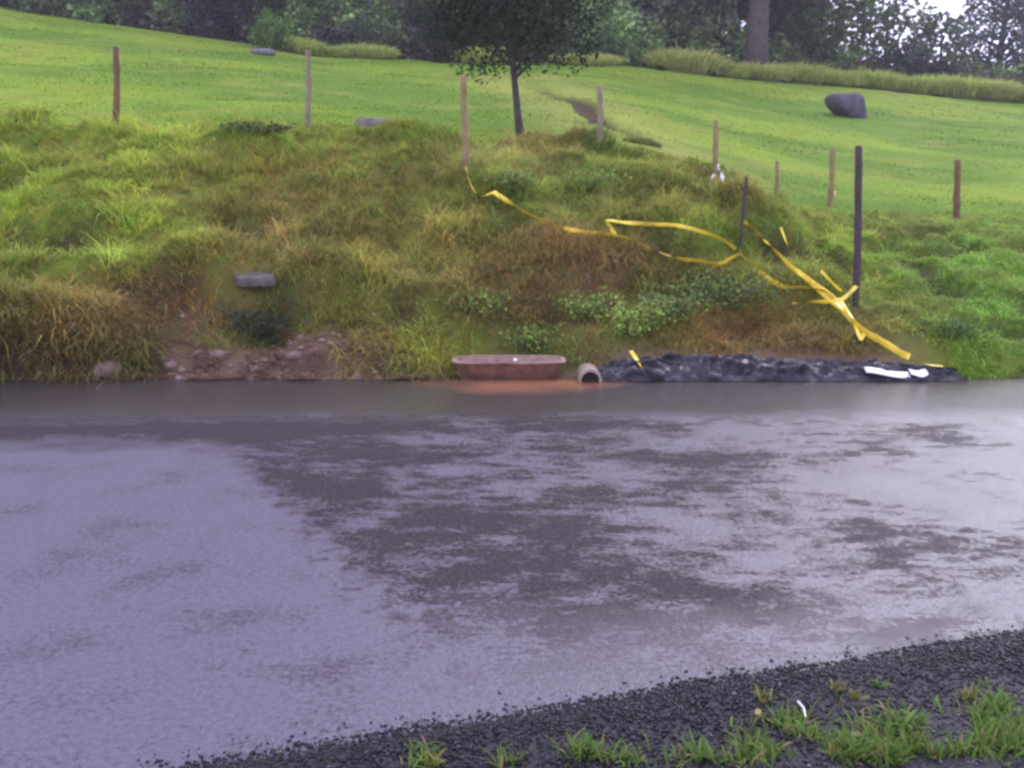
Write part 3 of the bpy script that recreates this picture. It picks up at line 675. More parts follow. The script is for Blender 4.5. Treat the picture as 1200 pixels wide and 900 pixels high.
# ------------------------------------------------------------------ trees and woodland
def crown_points(centres, radii, per, squash=0.8):
    P, S = [], []
    for c, r in zip(centres, radii):
        n = int(per * r * r)
        d = RNG.normal(size=(n, 3)); d /= np.linalg.norm(d, axis=1, keepdims=True)
        rr = r * (0.45 + 0.6 * RNG.random((n, 1)) ** 0.6)
        P.append(np.array(c) + d * rr * [1, 1, squash])
    return np.vstack(P)
def tree(name, base, h, trunk_r, crown_lo, crown_r, col, label, cat='tree', group=None, nb=16, per=210, leaf=0.26, bark='bark', lean=(0, 0), blob=(0.30, 0.55), gap=0.0):
    """root Empty > trunk (with limbs), crown (leaves)"""
    root = empty(name, base); tag(root, label, cat, group)
    top = np.array([lean[0], lean[1], h * 0.86]); path = []; rad = []
    for k in range(8):
        s = k / 7; path.append([top[0] * s + 0.12 * trunk_r * 8 * math.sin(s * 5 + h) * s * (1 - s), top[1] * s, -0.25 + (top[2] + 0.25) * s]); rad.append(trunk_r * (1.25 if k == 0 else 1.0) * (1 - 0.78 * s))
    parts = [tube(path, rad, 9, jitter=0.12, seed=int(h * 10))]
    cs, rs = [], []
    for b_ in range(nb):
        s = b_ / max(nb - 1, 1); zc = crown_lo + (h - crown_lo) * (0.06 + 0.9 * ((b_ + RNG.random()) / nb))
        env = crown_r * math.sqrt(max(0.12, 1 - (abs(zc - (crown_lo + (h - crown_lo) * 0.42)) / ((h - crown_lo) * 0.64)) ** 2))
        a = b_ * 2.4 + RNG.uniform(-0.5, 0.5); q = env * RNG.uniform(0.35, 0.85)
        c = np.array([lean[0] * zc / h + q * math.cos(a), lean[1] * zc / h + q * math.sin(a), zc]); cs.append(c); rs.append(crown_r * RNG.uniform(*blob))
        t0 = min(0.92, max(0.22, (zc - 0.5 * q) / (h * 0.86))); p0 = np.array([top[0] * t0, top[1] * t0, top[2] * t0])
        mid_ = p0 * 0.5 + c * 0.5 + [0, 0, 0.1 * q]
        r0 = trunk_r * (1 - 0.78 * t0) * 0.5
        parts.append(tube([p0, mid_, c], [r0, r0 * 0.65, r0 * 0.25], 5, seed=b_))
    V, F = merge(parts); mesh_obj('trunk', V, F, M[bark], root, smooth=True)
    P = crown_points(cs, rs, per)
    if gap > 0: P = P[fbm(P[:, 0] * 1.1 + 7 + P[:, 1] * 0.3, P[:, 2] * 1.1, int(h * 7), 2) > gap]
    n = len(P); cl = fbm(P[:, 0] * 1.4 + P[:, 1], P[:, 2] * 1.6 + P[:, 1], int(h * 3), 3)
    C = 1.6 * np.array(col)[None] * (0.2 + 1.6 * cl[:, None]) * (0.75 + 0.5 * RNG.random((n, 1)))
    V, F, C = leaves(P, leaf * RNG.uniform(0.6, 1.35, n), C)
    mesh_obj('crown', V, F, M['leaf'], root, col=C)
    return root

DKG, PURP = (0.050, 0.070, 0.034), (0.044, 0.046, 0.042)
# the young tree in the field
b0 = hit(612, 161)
tree('young_tree', b0, 4.6, 0.07, 1.2, 1.5, (0.027, 0.042, 0.021), 'young tree with thin dark bent trunk standing alone in the field', nb=50, per=800, leaf=0.10, lean=(-0.45, 0.0), blob=(0.32, 0.5))

TREES = [  # u, depth, height, trunk radius, crown bottom, crown radius, colour, label
 (-70, 50, 14, 0.30, 0.3, 3.6, DKG, 'dark tree at the far left end of the wood'),
 (60, 49, 13, 0.28, 0.3, 3.2, PURP, 'very dark tree above the top left corner of the field'),
 (160, 50, 15, 0.32, 0.3, 3.6, PURP, 'dark tree uphill of the reddish brown fence post'),
 (245, 48, 13, 0.26, 0.5, 2.8, DKG, 'dark tree just left of the bright green bush'),
 (390, 48, 14, 0.30, 0.3, 3.4, (0.085, 0.120, 0.070), 'grey green tree behind the long low grass mound'),
 (470, 50, 13, 0.28, 0.2, 2.9, PURP, 'dark purplish tree between the long mound and the young tree'),
 (535, 52, 15, 0.30, 0.6, 3.2, (0.10, 0.125, 0.050), 'olive green tree rising behind the small round mound'),
 (655, 51, 15, 0.30, 0.8, 3.0, (0.095, 0.13, 0.055), 'mid green tree directly behind the young tree, to its right'),
 (730, 52, 14, 0.28, 0.3, 3.2, (0.060, 0.082, 0.058), 'dark tree above the top of the eroded gully'),
 (815, 54, 13, 0.30, 0.2, 3.2, (0.065, 0.10, 0.062), 'rounded blue green tree left of the thick trunk'),
 (960, 56, 11.0, 0.30, 0.3, 3.2, (0.065, 0.105, 0.045), 'dense dark green tree behind the grey boulder'),
 (1035, 57, 5.0, 0.20, 0.1, 2.4, (0.075, 0.12, 0.058), 'bushy mid green tree left of the gap of white sky'),
 (1098, 58, 4.3, 0.16, 0.1, 2.3, (0.058, 0.092, 0.05), 'low dark green tree directly below the gap of white sky'),
]
for k, (u, Y, h, tr, cl, cr, c, lab) in enumerate(TREES):
    tree('tree', at_depth(u, Y + (4.0 if u < 760 else 0.0)), h, tr, cl, cr, c, lab, group='trees along the top of the field', nb=15 if h > 8 else 13, per=95 if h > 8 else 150, leaf=0.34)
# big trunk whose crown is out of the picture, and the airy tree on the right
tree('tall_tree', at_depth(885, 50.5), 18, 0.62, 4.6, 4.6, (0.060, 0.085, 0.05), 'tall tree with thick purplish grey trunk at the top of the field', group='trees along the top of the field', nb=18, per=60, leaf=0.36, bark='bark')
tree('airy_tree', at_depth(1166, 62), 8.6, 0.30, 0.2, 3.3, (0.070, 0.085, 0.070), 'airy tree with sky showing through its crown, at the right edge', group='trees along the top of the field', nb=42, per=130, leaf=0.30, lean=(0.3, 0), blob=(0.24, 0.40), gap=0.23)
tree('airy_tree', at_depth(1255, 58), 9, 0.3, 0.3, 3.4, (0.06, 0.075, 0.06), 'dark tree half cut off by the right edge behind the airy one', group='trees along the top of the field', nb=16, per=60, leaf=0.34)

# the wood behind reads as one mass
def woodland():
    cs, rs = [], []
    parts = []
    for u in np.arange(-420, 960, 26):
        for Y in (56, 61, 67):
            uu = u + RNG.uniform(-18, 18); b_ = at_depth(uu, Y + RNG.uniform(-2, 2)); hh = RNG.uniform(10, 15) * np.interp(uu, [850, 970], [1, 0.7])
            parts.append(tube([b_ - [0, 0, 0.3], b_ + [RNG.normal() * 0.3, 0, hh * 0.8]], [0.22, 0.07], 5))
            for q in range(9):
                cs.append(b_ + [RNG.normal() * 1.2, RNG.normal() * 1.2, 0.4 + (hh - 0.8) * (q + RNG.random()) / 9]); rs.append(RNG.uniform(1.0, 1.9))
    for u in np.arange(1000, 1330, 16):           # low scrub below the sky gap
        b_ = at_depth(u, 64 + RNG.uniform(-2, 4))
        for q in range(4): cs.append(b_ + [RNG.normal(), RNG.normal(), RNG.uniform(0.3, 2.0)]); rs.append(RNG.uniform(0.8, 1.3))
    P = crown_points(cs, rs, 34); n = len(P)
    cl = fbm(P[:, 0] * 0.5 + P[:, 1] * 0.2, P[:, 2] * 0.8, 131, 3)
    C = np.array(DKG)[None] * (0.5 + 1.0 * cl[:, None]) * (0.7 + 0.6 * RNG.random((n, 1)))
    V, F, C = leaves(P, 0.52 * RNG.uniform(0.6, 1.4, n), C, 0.65)
    root = empty('woodland', at_depth(500, 60)); tag(root, 'dark wood closing off the top of the field', 'woodland', kind='stuff')
    o = mesh_obj('foliage', V - np.array(root.location), F, M['leaf'], root, col=C); o['kind'] = 'stuff'
    V, F = merge(parts); o = mesh_obj('trunks', V - np.array(root.location), F, M['bark'], root); o['kind'] = 'stuff'
woodland()
def undergrowth():
    cs, rs = [], []
    for u in np.arange(-420, 1500, 11):
        for q in range(3):
            b_ = at_depth(u + RNG.uniform(-8, 8), 49.2 + 2.2 * q + 6.3 * float(sstep(u, 760, 1000)) + RNG.uniform(-0.5, 0.5)); t = np.interp(u, [700, 1000, 1200], [1.0, 0.7, 0.5])
            for z_ in (0.35, 1.1, 2.0, 3.0):
                cs.append(b_ + [RNG.normal() * 0.3, RNG.normal() * 0.3, z_ * t * RNG.uniform(0.7, 1.1)]); rs.append(RNG.uniform(0.5, 0.85))
    P = crown_points(cs, rs, 85); n = len(P); cl = fbm(P[:, 0] * 0.9, P[:, 2] * 1.0, 137, 2); hu = fbm(P[:, 0] * 0.28, P[:, 2] * 0.35, 139, 3)
    t = sstep(hu, 0.35, 0.65)[:, None]; C = (np.array((0.055, 0.045, 0.052)) * (1 - t) + np.array((0.18, 0.29, 0.09)) * t) * (0.1 + 1.8 * cl[:, None]) * (0.6 + 0.8 * RNG.random((n, 1)))
    V, F, C = leaves(P, 0.27 * RNG.uniform(0.6, 1.4, n), C, 0.6)
    tag(mesh_obj('undergrowth', V, F, M['leaf'], col=C), 'dark undergrowth along the edge of the wood', 'undergrowth', kind='stuff')
undergrowth()

def bush(name, base, w, d, h, col, label, cat='bush', group=None, n=900, leaf=0.12, nstem=7, up=0.5, asp=0.5):
    """leafy shrub or broad-leaved weed: stems + leaves"""
    root = empty(name, base); tag(root, label, cat, group)
    st, P = [], []
    for k in range(nstem):
        a = RNG.uniform(0, 6.28); q = math.sqrt(RNG.random()) * 0.9; tip = np.array([math.cos(a) * q * w / 2, math.sin(a) * q * d / 2, h * RNG.uniform(0.6, 1.0) * (1 - 0.35 * q)])
        st.append(tube([[0.1 * tip[0], 0.1 * tip[1], -0.05], tip * [0.55, 0.55, 0.6], tip], [0.012 * h + 0.003, 0.008 * h + 0.002, 0.003], 5, seed=k))
        m_ = n // nstem; s = RNG.random(m_) ** 0.7; c = tip[None] * (s[:, None] * [1, 1, 1])
        P.append(c + RNG.normal(0, 1, (m_, 3)) * np.array([w * 0.13, d * 0.13, h * 0.11]) * RNG.uniform(0.5, 1.5))
    V, F = merge(st); mesh_obj('stem', V, F, M['bark'], root)
    P = np.vstack(P); P[:, 2] = np.maximum(P[:, 2], 0.01); k = len(P)
    C = np.array(col)[None] * (0.6 + 0.8 * RNG.random((k, 1))) * (1 + 0.12 * RNG.normal(size=(k, 3)))
    V, F, C = leaves(P, leaf * RNG.uniform(0.6, 1.3, k), np.clip(C, 0.003, 1), asp, up)
    mesh_obj('foliage', V, F, M['leaf'], root, col=C)
    return root
bush('bush', at_depth(321, 45.5), 2.2, 1.8, 1.9, (0.13, 0.23, 0.05), 'bright light green bush in front of the dark wood', n=1700, leaf=0.2, nstem=11)
bush('bush', at_depth(768, 49.5), 1.4, 1.2, 1.4, (0.14, 0.18, 0.06), 'pale yellow green shrub left of the thick trunk', n=800, leaf=0.18)
bush('bush', at_depth(700, 50), 1.5, 1.2, 2.3, (0.16, 0.19, 0.08), 'pale slender shrub at the top end of the gully', n=600, leaf=0.17)
bush('bush', at_depth(432, 47), 2.4, 1.4, 2.3, (0.07, 0.10, 0.06), 'grey green shrub behind the long low mound', n=1300, leaf=0.2)
bush('bush', at_depth(930, 52), 2.6, 1.6, 1.7, (0.075, 0.105, 0.06), 'grey green shrub right of the thick trunk', n=1300, leaf=0.2)
bush('bush', at_depth(985, 53), 1.6, 1.2, 1.7, (0.08, 0.13, 0.05), 'small leafy green shrub just above the grey boulder', n=800, leaf=0.18)
bush('bush', at_depth(1010, 55), 1.3, 1.0, 1.9, (0.17, 0.09, 0.06), 'reddish brown dry shrub just right of the grey boulder', n=500, leaf=0.18)
bush('bush', at_depth(635, 49), 2.0, 1.2, 0.8, (0.11, 0.07, 0.05), 'low brown shrub at the field top behind the young tree', n=600, leaf=0.18)

# clumps and mounds of tall grass along the top of the field
def clump(base, w, h, d, label, cols, n=1500, group='grass clumps along the top of the field', name='grass_clump'):
    a = RNG.uniform(0, 6.28, n); q = np.sqrt(RNG.random(n)) * 0.95
    rx, ry = q * np.cos(a) * w / 2, q * np.sin(a) * d / 2
    gz = height(rx + base[0], ry + base[1]) - base[2]
    root = np.stack([rx, ry, gz + h * 0.45 * np.sqrt(np.maximum(0, 1 - q ** 2)) - 0.02], 1)
    dirn = np.stack([np.cos(a) + RNG.normal(0, 0.5, n), np.sin(a) - 0.3 + RNG.normal(0, 0.5, n)], 1)
    c0, c1 = np.array(cols[0]), np.array(cols[1]); t = RNG.random((n, 1)); C = (c0 * (1 - t) + c1 * t) * (0.7 + 0.5 * RNG.random((n, 1)))
    L = h * (0.55 + 0.4 * RNG.random(n)); wd = np.full(n, max(0.0008 * base[1], 0.006)) * RNG.uniform(0.7, 1.4, n)
    V, F, C = blades(root, dirn, L, RNG.uniform(0.1, 0.6, n), RNG.uniform(0.9, 2.1, n), wd, C, 3, C * 1.15)
    # turf core under the blades
    cv, cf = lumpy(int(abs(base[0]) * 10), w * 0.30, d * 0.28, h * 0.42, 2, 0.3)
    cv = cv * (1.0 if w > 1.0 else 0.35); cc = np.tile(c0 * 0.8, (len(cv), 1)); off = len(V)
    Va = np.vstack([V, cv]); Fa = np.vstack([F, cf[0] + off]); Ca = np.vstack([C, cc])
    o = mesh_obj(name, Va, Fa, M['grass'], col=Ca); o.location = [float(q_) for q_ in base]
    return tag(o, label, 'grass clump', group)
GC = [((0.30, 0.40, 0.07), (0.60, 0.68, 0.20)), ((0.34, 0.41, 0.08), (0.66, 0.67, 0.24))]
clump(at_depth(350, 46.5), 2.3, 0.75, 1.6, 'left half of the long low grass mound below the bright bush', GC[0], 1500)
clump(at_depth(425, 46.5), 3.2, 0.70, 1.6, 'right half of the long low grass mound at the field top', GC[0], 1900)
clump(at_depth(568, 46), 2.1, 0.85, 1.6, 'small round grass mound just left of the young tree trunk', GC[0], 1500)
for u, Y, w, h, lab in [(685, 47.5, 2.4, 0.45, 'low grass clump at the top end of the eroded gully'), (805, 49, 2.6, 0.85, 'grass clump left of the thick trunk, start of the clump row'), (852, 49.5, 1.8, 0.65, 'grass clump just left of the foot of the thick trunk'), (893, 50, 2.1, 0.8, 'grass clump right at the foot of the thick trunk'),
                     (940, 51, 2.4, 0.75, 'grass clump in the row, first one left of the grey boulder'), (982, 52, 2.2, 0.70, 'grass clump in the row directly above the grey boulder'), (1026, 52.5, 2.0, 0.8, 'grass clump just right of the grey boulder'), (1074, 53, 2.3, 0.95, 'tall rounded grass clump below the gap of white sky'),
                     (1122, 53, 2.8, 0.95, 'broad grass clump below the airy tree, third from the right edge'), (1165, 53.2, 2.0, 0.85, 'grass clump second from the right edge of the picture'), (1205, 53.5, 2.6, 0.9, 'grass clump cut by the right edge of the picture')]:
    clump(at_depth(u, Y - 0.6), w * RNG.uniform(1.25, 1.55), h * RNG.uniform(0.95, 1.4), 1.9, lab, GC[int(u) % 2], 2200)
clump(hit(752, 168), 0.7, 0.13, 0.5, 'low dark tuft at the lower end of the eroded gully', ((0.13, 0.15, 0.05), (0.22, 0.26, 0.07)), 700, 'grass tufts at the field fence')
clump(hit(703, 174), 0.40, 0.22, 0.35, 'green tuft around the foot of the grey post', ((0.16, 0.25, 0.05), (0.26, 0.36, 0.07)), 500, 'grass tufts at the field fence')

# ------------------------------------------------------------------ stones, boulder, slab
def stone(name, u, v, size, mat, label, cat='rock', seed=1, rough=0.25, rot=0.0, sink=0.3, group=None, sub=2, flat=None):
    P = hit(u, v); V, F = lumpy(seed, size[0] / 2, size[1] / 2, size[2] / 2, sub, rough, flat)
    o = mesh_obj(name, V, F, M[mat], smooth=False); o.location = (P[0], P[1], P[2] + size[2] * (0.5 - sink)); o.rotation_euler = (0, 0, rot)
    return tag(o, label, cat, group)
# the dark block in the upper field: broad top, cut away towards its lower left
P = hit(998, 138)
s_ = P[1] / FPX
prof = [(-22, 28), (-19, 32), (7, 33), (16, 28), (19, 4), (15, -3), (3, 2), (-11, 13), (-19, 22)]
dep = 1.0; nP = len(prof); V = []
for k, yy in enumerate((0.0, 0.12, 0.9, 1.05)):
    for (a, b_) in prof:
        sc_ = 0.93 if k in (0, 3) else 1.0; V.append([a * s_ * sc_ + 0.03 * RNG.normal(), yy * dep + 0.22 * b_ * s_ , (b_ * sc_) * s_ * 0.97 + 0.02 * RNG.normal()])
F4 = [[k * nP + j, k * nP + (j + 1) % nP, (k + 1) * nP + (j + 1) % nP, (k + 1) * nP + j] for k in range(3) for j in range(nP)]
V.append(list(np.mean(V[:nP], 0))); V.append(list(np.mean(V[3 * nP:4 * nP], 0)))
T3 = [[4 * nP, (j + 1) % nP, j] for j in range(nP)] + [[4 * nP + 1, 3 * nP + j, 3 * nP + (j + 1) % nP] for j in range(nP)]
o = mesh_obj('boulder', np.array(V), [np.array(F4, np.int32), np.array(T3, np.int32)], M['rock']); o.location = (P[0], P[1] - 0.1, P[2] - 0.10)
tag(o, 'dark purplish grey flat topped boulder in the upper field', 'boulder')
stone('field_rock', 444, 148, (0.80, 0.7, 0.26), 'rock_pale', 'flat grey rock lying in the field above the bank', seed=4, rough=0.35, sink=0.45, flat=0.10)
stone('field_rock', 308, 64, (1.0, 0.7, 0.32), 'rock_pale', 'low grey rock at the left foot of the bright bush', seed=9, rough=0.2, sink=0.3)

def slab(name, u, v, w, d, h, rot, tilt, mat, label, cat, lift=0.0, seed=0):
    """irregular cast slab with chipped edges"""
    P = hit(u, v); rg = np.random.default_rng(seed); out = []
    for k in range(14):
        a = 2 * math.pi * k / 14; c_, s2 = math.cos(a), math.sin(a); m_ = max(abs(c_), abs(s2)) ** 0.85; out.append([w / 2 * c_ / m_ * rg.uniform(0.78, 1.08), d / 2 * s2 / m_ * rg.uniform(0.8, 1.05)])
    n = len(out); V = [[x, y, 0] for x, y in out] + [[x, y, h * 0.85] for x, y in out] + [[x * 0.96, y * 0.94, h * rg.uniform(0.8, 1.1)] for x, y in out] + [[0, 0, h * 1.02]]
    Q = [[k * n + j, k * n + (j + 1) % n, (k + 1) * n + (j + 1) % n, (k + 1) * n + j] for k in range(2) for j in range(n)]
    T = [[2 * n + j, 2 * n + (j + 1) % n, 3 * n] for j in range(n)]
    o = mesh_obj(name, np.array(V), [np.array(Q, np.int32), np.array(T, np.int32)], M[mat]); o.location = (P[0], P[1], P[2] + lift); o.rotation_euler = (tilt, 0, rot)
    return tag(o, label, cat)
slab('concrete_slab', 300, 326, 0.48, 0.38, 0.10, 0.15, 0.20, 'concrete', 'weathered grey slab sticking out of the middle of the bank', 'slab', -0.04, 3)
stone('stone_block', 126, 437, (0.32, 0.22, 0.22), 'rubble', 'pale block at the foot of the bank beside the road', 'stone', seed=33, rough=0.6, sink=0.42, sub=2, rot=0.3)

# rubble ledge at the foot of the bank
def rubble():
    parts = []
    for k in range(380):
        x = RNG.uniform(-3.8, -1.3) ; y = 9.5 + abs(RNG.normal(0, 0.28)); s = 0.008 + 0.04 * RNG.random() ** 4
        if np.hypot(x - BASIN[0], y - BASIN[1]) < 0.62: continue
        V, F = lumpy(k, s, s * RNG.uniform(0.5, 1), s * RNG.uniform(0.35, 0.8), 1, 0.6); parts.append((V + [x, y, max(ground(x, y), 0.0) + s * 0.25], F))
    V, F = merge(parts); tag(mesh_obj('rubble', V, F, M['rubble']), 'reddish stone rubble along the foot of the bank', 'rubble', kind='stuff')
rubble()
def litter():
    n = 9000; x = RNG.uniform(-4.0, -0.72, n); y = 9.46 + np.abs(RNG.normal(0, 0.22, n)) + 0.05 * np.sin(x * 7); k = (np.hypot((x - BASIN[0]) / 0.62, (y - 9.66) / 0.3) > 1) & (fbm(x * 4, y * 4, 87, 2) > 0.36); x, y = x[k], y[k]; n = len(x)
    a = RNG.uniform(0, 6.28, n); P = np.stack([x, y, np.maximum(height(x, y), 0.0) + 0.008], 1)
    t = RNG.random((n, 1)); C = (np.array((0.22, 0.12, 0.085)) * (1 - t) + np.array((0.42, 0.30, 0.22)) * t) * (0.6 + 0.7 * RNG.random((n, 1)))
    V, F, C = blades(P, np.stack([np.cos(a), np.sin(a)], 1), RNG.uniform(0.05, 0.16, n), RNG.uniform(0.8, 1.4, n), RNG.uniform(0.1, 0.6, n), RNG.uniform(0.006, 0.016, n), C, 2)
    tag(mesh_obj('litter', V, F, M['grass'], col=C), 'dead reddish grass litter strewn along the foot of the bank', 'litter', kind='stuff')
litter()
for k, (u, v, s, lab) in enumerate([(200, 428, 0.16, 'pale stone on the rubble ledge, right of the block'), (255, 416, 0.20, 'reddish stone in the middle of the rubble ledge'), (300, 432, 0.13, 'small stone at the road edge below the slab'), (345, 418, 0.18, 'flat stone at the right end of the rubble ledge')]):
    stone('rubble_stone', u, v, (s * 1.1, s * 0.8, s * 0.55), 'rubble', lab, 'stone', rough=0.5, sub=1, sink=0.45, seed=20 + k, group='loose stones on the rubble ledge', rot=k)

# ------------------------------------------------------------------ basin, pipe end, sheeting, white panels
def lathe(prof, n=40):
    V = [[r * math.cos(2 * math.pi * j / n), r * math.sin(2 * math.pi * j / n), z] for r, z in prof for j in range(n)]
    F = [[k * n + j, k * n + (j + 1) % n, (k + 1) * n + (j + 1) % n, (k + 1) * n + j] for k in range(len(prof) - 1) for j in range(n)]
    return np.array(V), [np.array(F, np.int32)]
def oblong(prof, n=56, ex=5.0, dy=0.46):
    """rings of a rounded oblong plan: (half width, height) pairs"""
    V = []
    for r, z in prof:
        for j in range(n):
            a = 2 * math.pi * j / n; c_, s_2 = math.cos(a), math.sin(a)
            q = (abs(c_) ** ex + abs(s_2) ** ex) ** (-1 / ex); V.append([r * q * c_, r * dy * q * s_2, z])
    F = [[k * n + j, k * n + (j + 1) % n, (k + 1) * n + (j + 1) % n, (k + 1) * n + j] for k in range(len(prof) - 1) for j in range(n)]
    return np.array(V), [np.array(F, np.int32)]
root = empty('trough', (BASIN[0], BASIN[1] - 0.27, -0.035)); root.scale = (1, 1, 0.84); tag(root, 'wide shallow rust brown trough set at the far road edge', 'trough')
V, F = oblong([(0.0, 0.0), (0.43, 0.0), (0.445, 0.012), (0.545, 0.232), (0.535, 0.236)]); V += 0.012 * (fbm(V[:, 0] * 7, V[:, 2] * 9, 5, 3) - 0.5)[:, None]; mesh_obj('wall', V, F, M['clay'], root, smooth=True)
V, F = oblong([(0.545, 0.230), (0.560, 0.236), (0.562, 0.250), (0.55, 0.256), (0.52, 0.254), (0.51, 0.245), (0.49, 0.18)]); V[:, 2] += 0.014 * (fbm(V[:, 0] * 8, V[:, 1] * 8, 6, 3) - 0.5); mesh_obj('rim', V, F, M['clay_rim'], root, smooth=True)
V, F = oblong([(0.0, 0.27), (0.15, 0.268), (0.3, 0.255), (0.42, 0.245), (0.515, 0.225)]); V[:, 2] += 0.05 * (fbm(V[:, 0] * 9, V[:, 1] * 9, 3, 3) - 0.4); mesh_obj('soil', V, F, M['soil'], root, smooth=True)
for k, (dx, dy, s) in enumerate([(0.06, -0.45, 0.022), (-0.12, -0.44, 0.018), (-0.22, -0.42, 0.016)]):
    V, F = lumpy(60 + k, s, s * 0.8, s * 0.8, 1, 0.25); o = mesh_obj('pebble', V, F, M['rubble' if k else 'white']); o.location = (BASIN[0] + dx, BASIN[1] + dy, 0.178 + s * 0.6)
    tag(o, ['white pebble on the soil at the trough front rim', 'brownish pebble beside the white one in the trough', 'smallest pebble left of the others in the trough'][k], 'pebble', 'pebbles in the trough')

pp = on_plane(692, 449)
root = empty('pipe_end', (pp[0], pp[1] + 0.02, 0)); tag(root, 'pale round pipe end half buried right of the trough', 'pipe')
V, F = lathe([(0.085, 0.0), (0.112, 0.0), (0.115, 0.02), (0.112, 0.40), (0.085, 0.40), (0.085, 0.0)], 28); V = V[:, [0, 2, 1]]; V[:, 2] += 0.02; mesh_obj('collar', V, F, M['pipe'], root, smooth=True)
V, F = lathe([(0.0, 0.10), (0.086, 0.10)], 28); V = V[:, [0, 2, 1]]; V[:, 2] += 0.02; mesh_obj('inside_disc', V, F, M['pipe_in'], root)  # dark disc closing the pipe a short way in

def sheeting():
    nu, nv = 240, 22; x0, x1 = on_depth(704, 445, 9.4)[0], on_depth(1128, 445, 9.5)[0]
    V = np.zeros((nu, nv, 3))
    for i in range(nu):
        s = i / (nu - 1); x = x0 + (x1 - x0) * s
        top = 0.20 * (0.75 + 0.5 * fbm(np.array([x * 2.2]), np.array([0.3]), 151, 3)[0]) * np.interp(s, [0, 0.04, 0.12, 0.6, 0.85, 1], [0.35, 0.75, 1.0, 0.85, 0.55, 0.15])
        for j in range(nv):
            t = j / (nv - 1)
            if t < 0.72: q = t / 0.72; y = 9.36 + 0.36 * q; z = top * (q ** 0.75)
            else: q = (t - 0.72) / 0.28; y = 9.72 + 0.16 * q; z = top * (1 - 0.75 * q)
            V[i, j] = [x, y, z]
    a = fbm(V[..., 0] * 3.5 + V[..., 2] * 3, V[..., 1] * 5 + V[..., 2] * 6, 161, 4) - 0.5; b_ = np.abs(fbm(V[..., 0] * 9 + V[..., 2] * 5, V[..., 1] * 9 + V[..., 2] * 13, 171, 4) - 0.5)
    w = np.sin(np.linspace(0, math.pi, nv))[None, :] ** 0.5
    V[..., 1] -= (a * 0.16 + b_ * 0.26) * w; V[..., 2] += (a * 0.10 + b_ * 0.16) * w
    V[..., 2] = np.maximum(V[..., 2], 0.006)
    V = V.reshape(-1, 3); i = (np.arange(nu - 1)[:, None] * nv + np.arange(nv - 1)[None, :]).ravel(); n = len(V)
    top_f = np.stack([i, i + nv, i + nv + 1, i + 1], 1); V2 = V - [0, -0.004, 0.003]
    bot_f = np.stack([i + n, i + n + 1, i + nv + n + 1, i + nv + n], 1)
    tag(mesh_obj('sheeting', np.vstack([V, V2]), np.vstack([top_f, bot_f]).astype(np.int32), M['sheeting'], smooth=True), 'crumpled shiny black sheeting along the foot of the bank', 'sheeting')
sheeting()
def panel(u0, u1, v, wob, label, seed):
    a, b_ = on_depth(u0, v, 9.42), on_depth(u1, v + wob, 9.42); n = 14; V = []; rg = np.random.default_rng(seed)
    for k in range(n):
        s = k / (n - 1); x = a[0] + (b_[0] - a[0]) * s; zc = a[2] + (b_[2] - a[2]) * s + 0.012 * math.sin(s * 5 + seed); e = 0.02 + 0.06 * math.sin(math.pi * min(max(s, 0.03), 0.97)) ** 0.5
        e1_, e2_ = e * rg.uniform(0.85, 1.1), e * rg.uniform(0.85, 1.1)
        for (dy, dz) in ((-e1_, -0.004), (e2_, 0.030), (e2_, 0.042), (-e1_, 0.008)): V.append([x, 9.42 + dy, zc + dz])
    Q = [[k * 4 + j, k * 4 + (j + 1) % 4, (k + 1) * 4 + (j + 1) % 4, (k + 1) * 4 + j] for k in range(n - 1) for j in range(4)] + [[3, 2, 1, 0], [4 * n - 4, 4 * n - 3, 4 * n - 2, 4 * n - 1]]
    tag(mesh_obj('white_board', np.array(V), np.array(Q, np.int32), M['white']), label, 'board', 'white boards at the road edge')
panel(1014, 1065, 437, 4, 'larger white board lying on the black sheeting at the road edge', 1)
panel(1066, 1086, 439, 0, 'smaller white scrap right of the larger white board', 2)

# ------------------------------------------------------------------ fence posts
def post(name, u, vb, vt, wpx, mat, label, ut=None, group='fence posts above the bank', cat='fence post', taper=0.9, sink=0.25):
    P = hit(u, vb); Y = P[1]; top = on_depth(ut if ut is not None else u, vt, Y); r = wpx * Y / FPX / 2
    d = top - P; n = 9; path = [P - d / np.linalg.norm(d) * sink + 0 * d]; rad = [r * 1.04]
    for k in range(n):
        s = k / (n - 1); path.append(P + d * s + np.array([r * 0.35 * math.sin(s * 4 + u), 0, 0]) * (1 - s)); rad.append(r * (1 - (1 - taper) * s) * (1 + 0.08 * RNG.normal()))
    path.append(path[-1] + d / np.linalg.norm(d) * r * 0.35); rad.append(r * 0.6)
    path = np.array(path) - P; V, F = tube(path, rad, 9, jitter=0.22, seed=int(u))
    o = mesh_obj(name, V, F, M[mat], smooth=False); o.location = [float(q) for q in P]
    return tag(o, label, cat, group)
post('fence_post', 137, 150, 56, 7.5, 'post_red', 'reddish brown fence post, leftmost of the row', ut=136)
post('fence_post', 362, 155, 60, 6, 'post_grey', 'slim pale fence post below the long grass mound', ut=361)
post('fence_post', 546, 212, 90, 8, 'post_tan', 'tan fence post left of the young tree', ut=543)
post('fence_post', 703, 174, 101, 7, 'post_grey', 'grey fence post in front of the eroded gully')
post('fence_post', 839, 212, 141, 6.5, 'post_tan', 'tan fence post with white tape tied at its foot')
post('fence_post', 910, 230, 189, 5, 'post_tan', 'short faint tan stake between two taller posts', ut=911)
post('fence_post', 973, 242, 174, 7, 'post_tan', 'tan fence post standing just left of the tall dark post', ut=976)
post('fence_post', 1004, 360, 172, 8.5, 'post_dark', 'tall dark wooden post low on the bank with tape around its foot', ut=1006)
post('fence_post', 1122, 258, 188, 7.5, 'post_red', 'brown fence post, rightmost of the row')
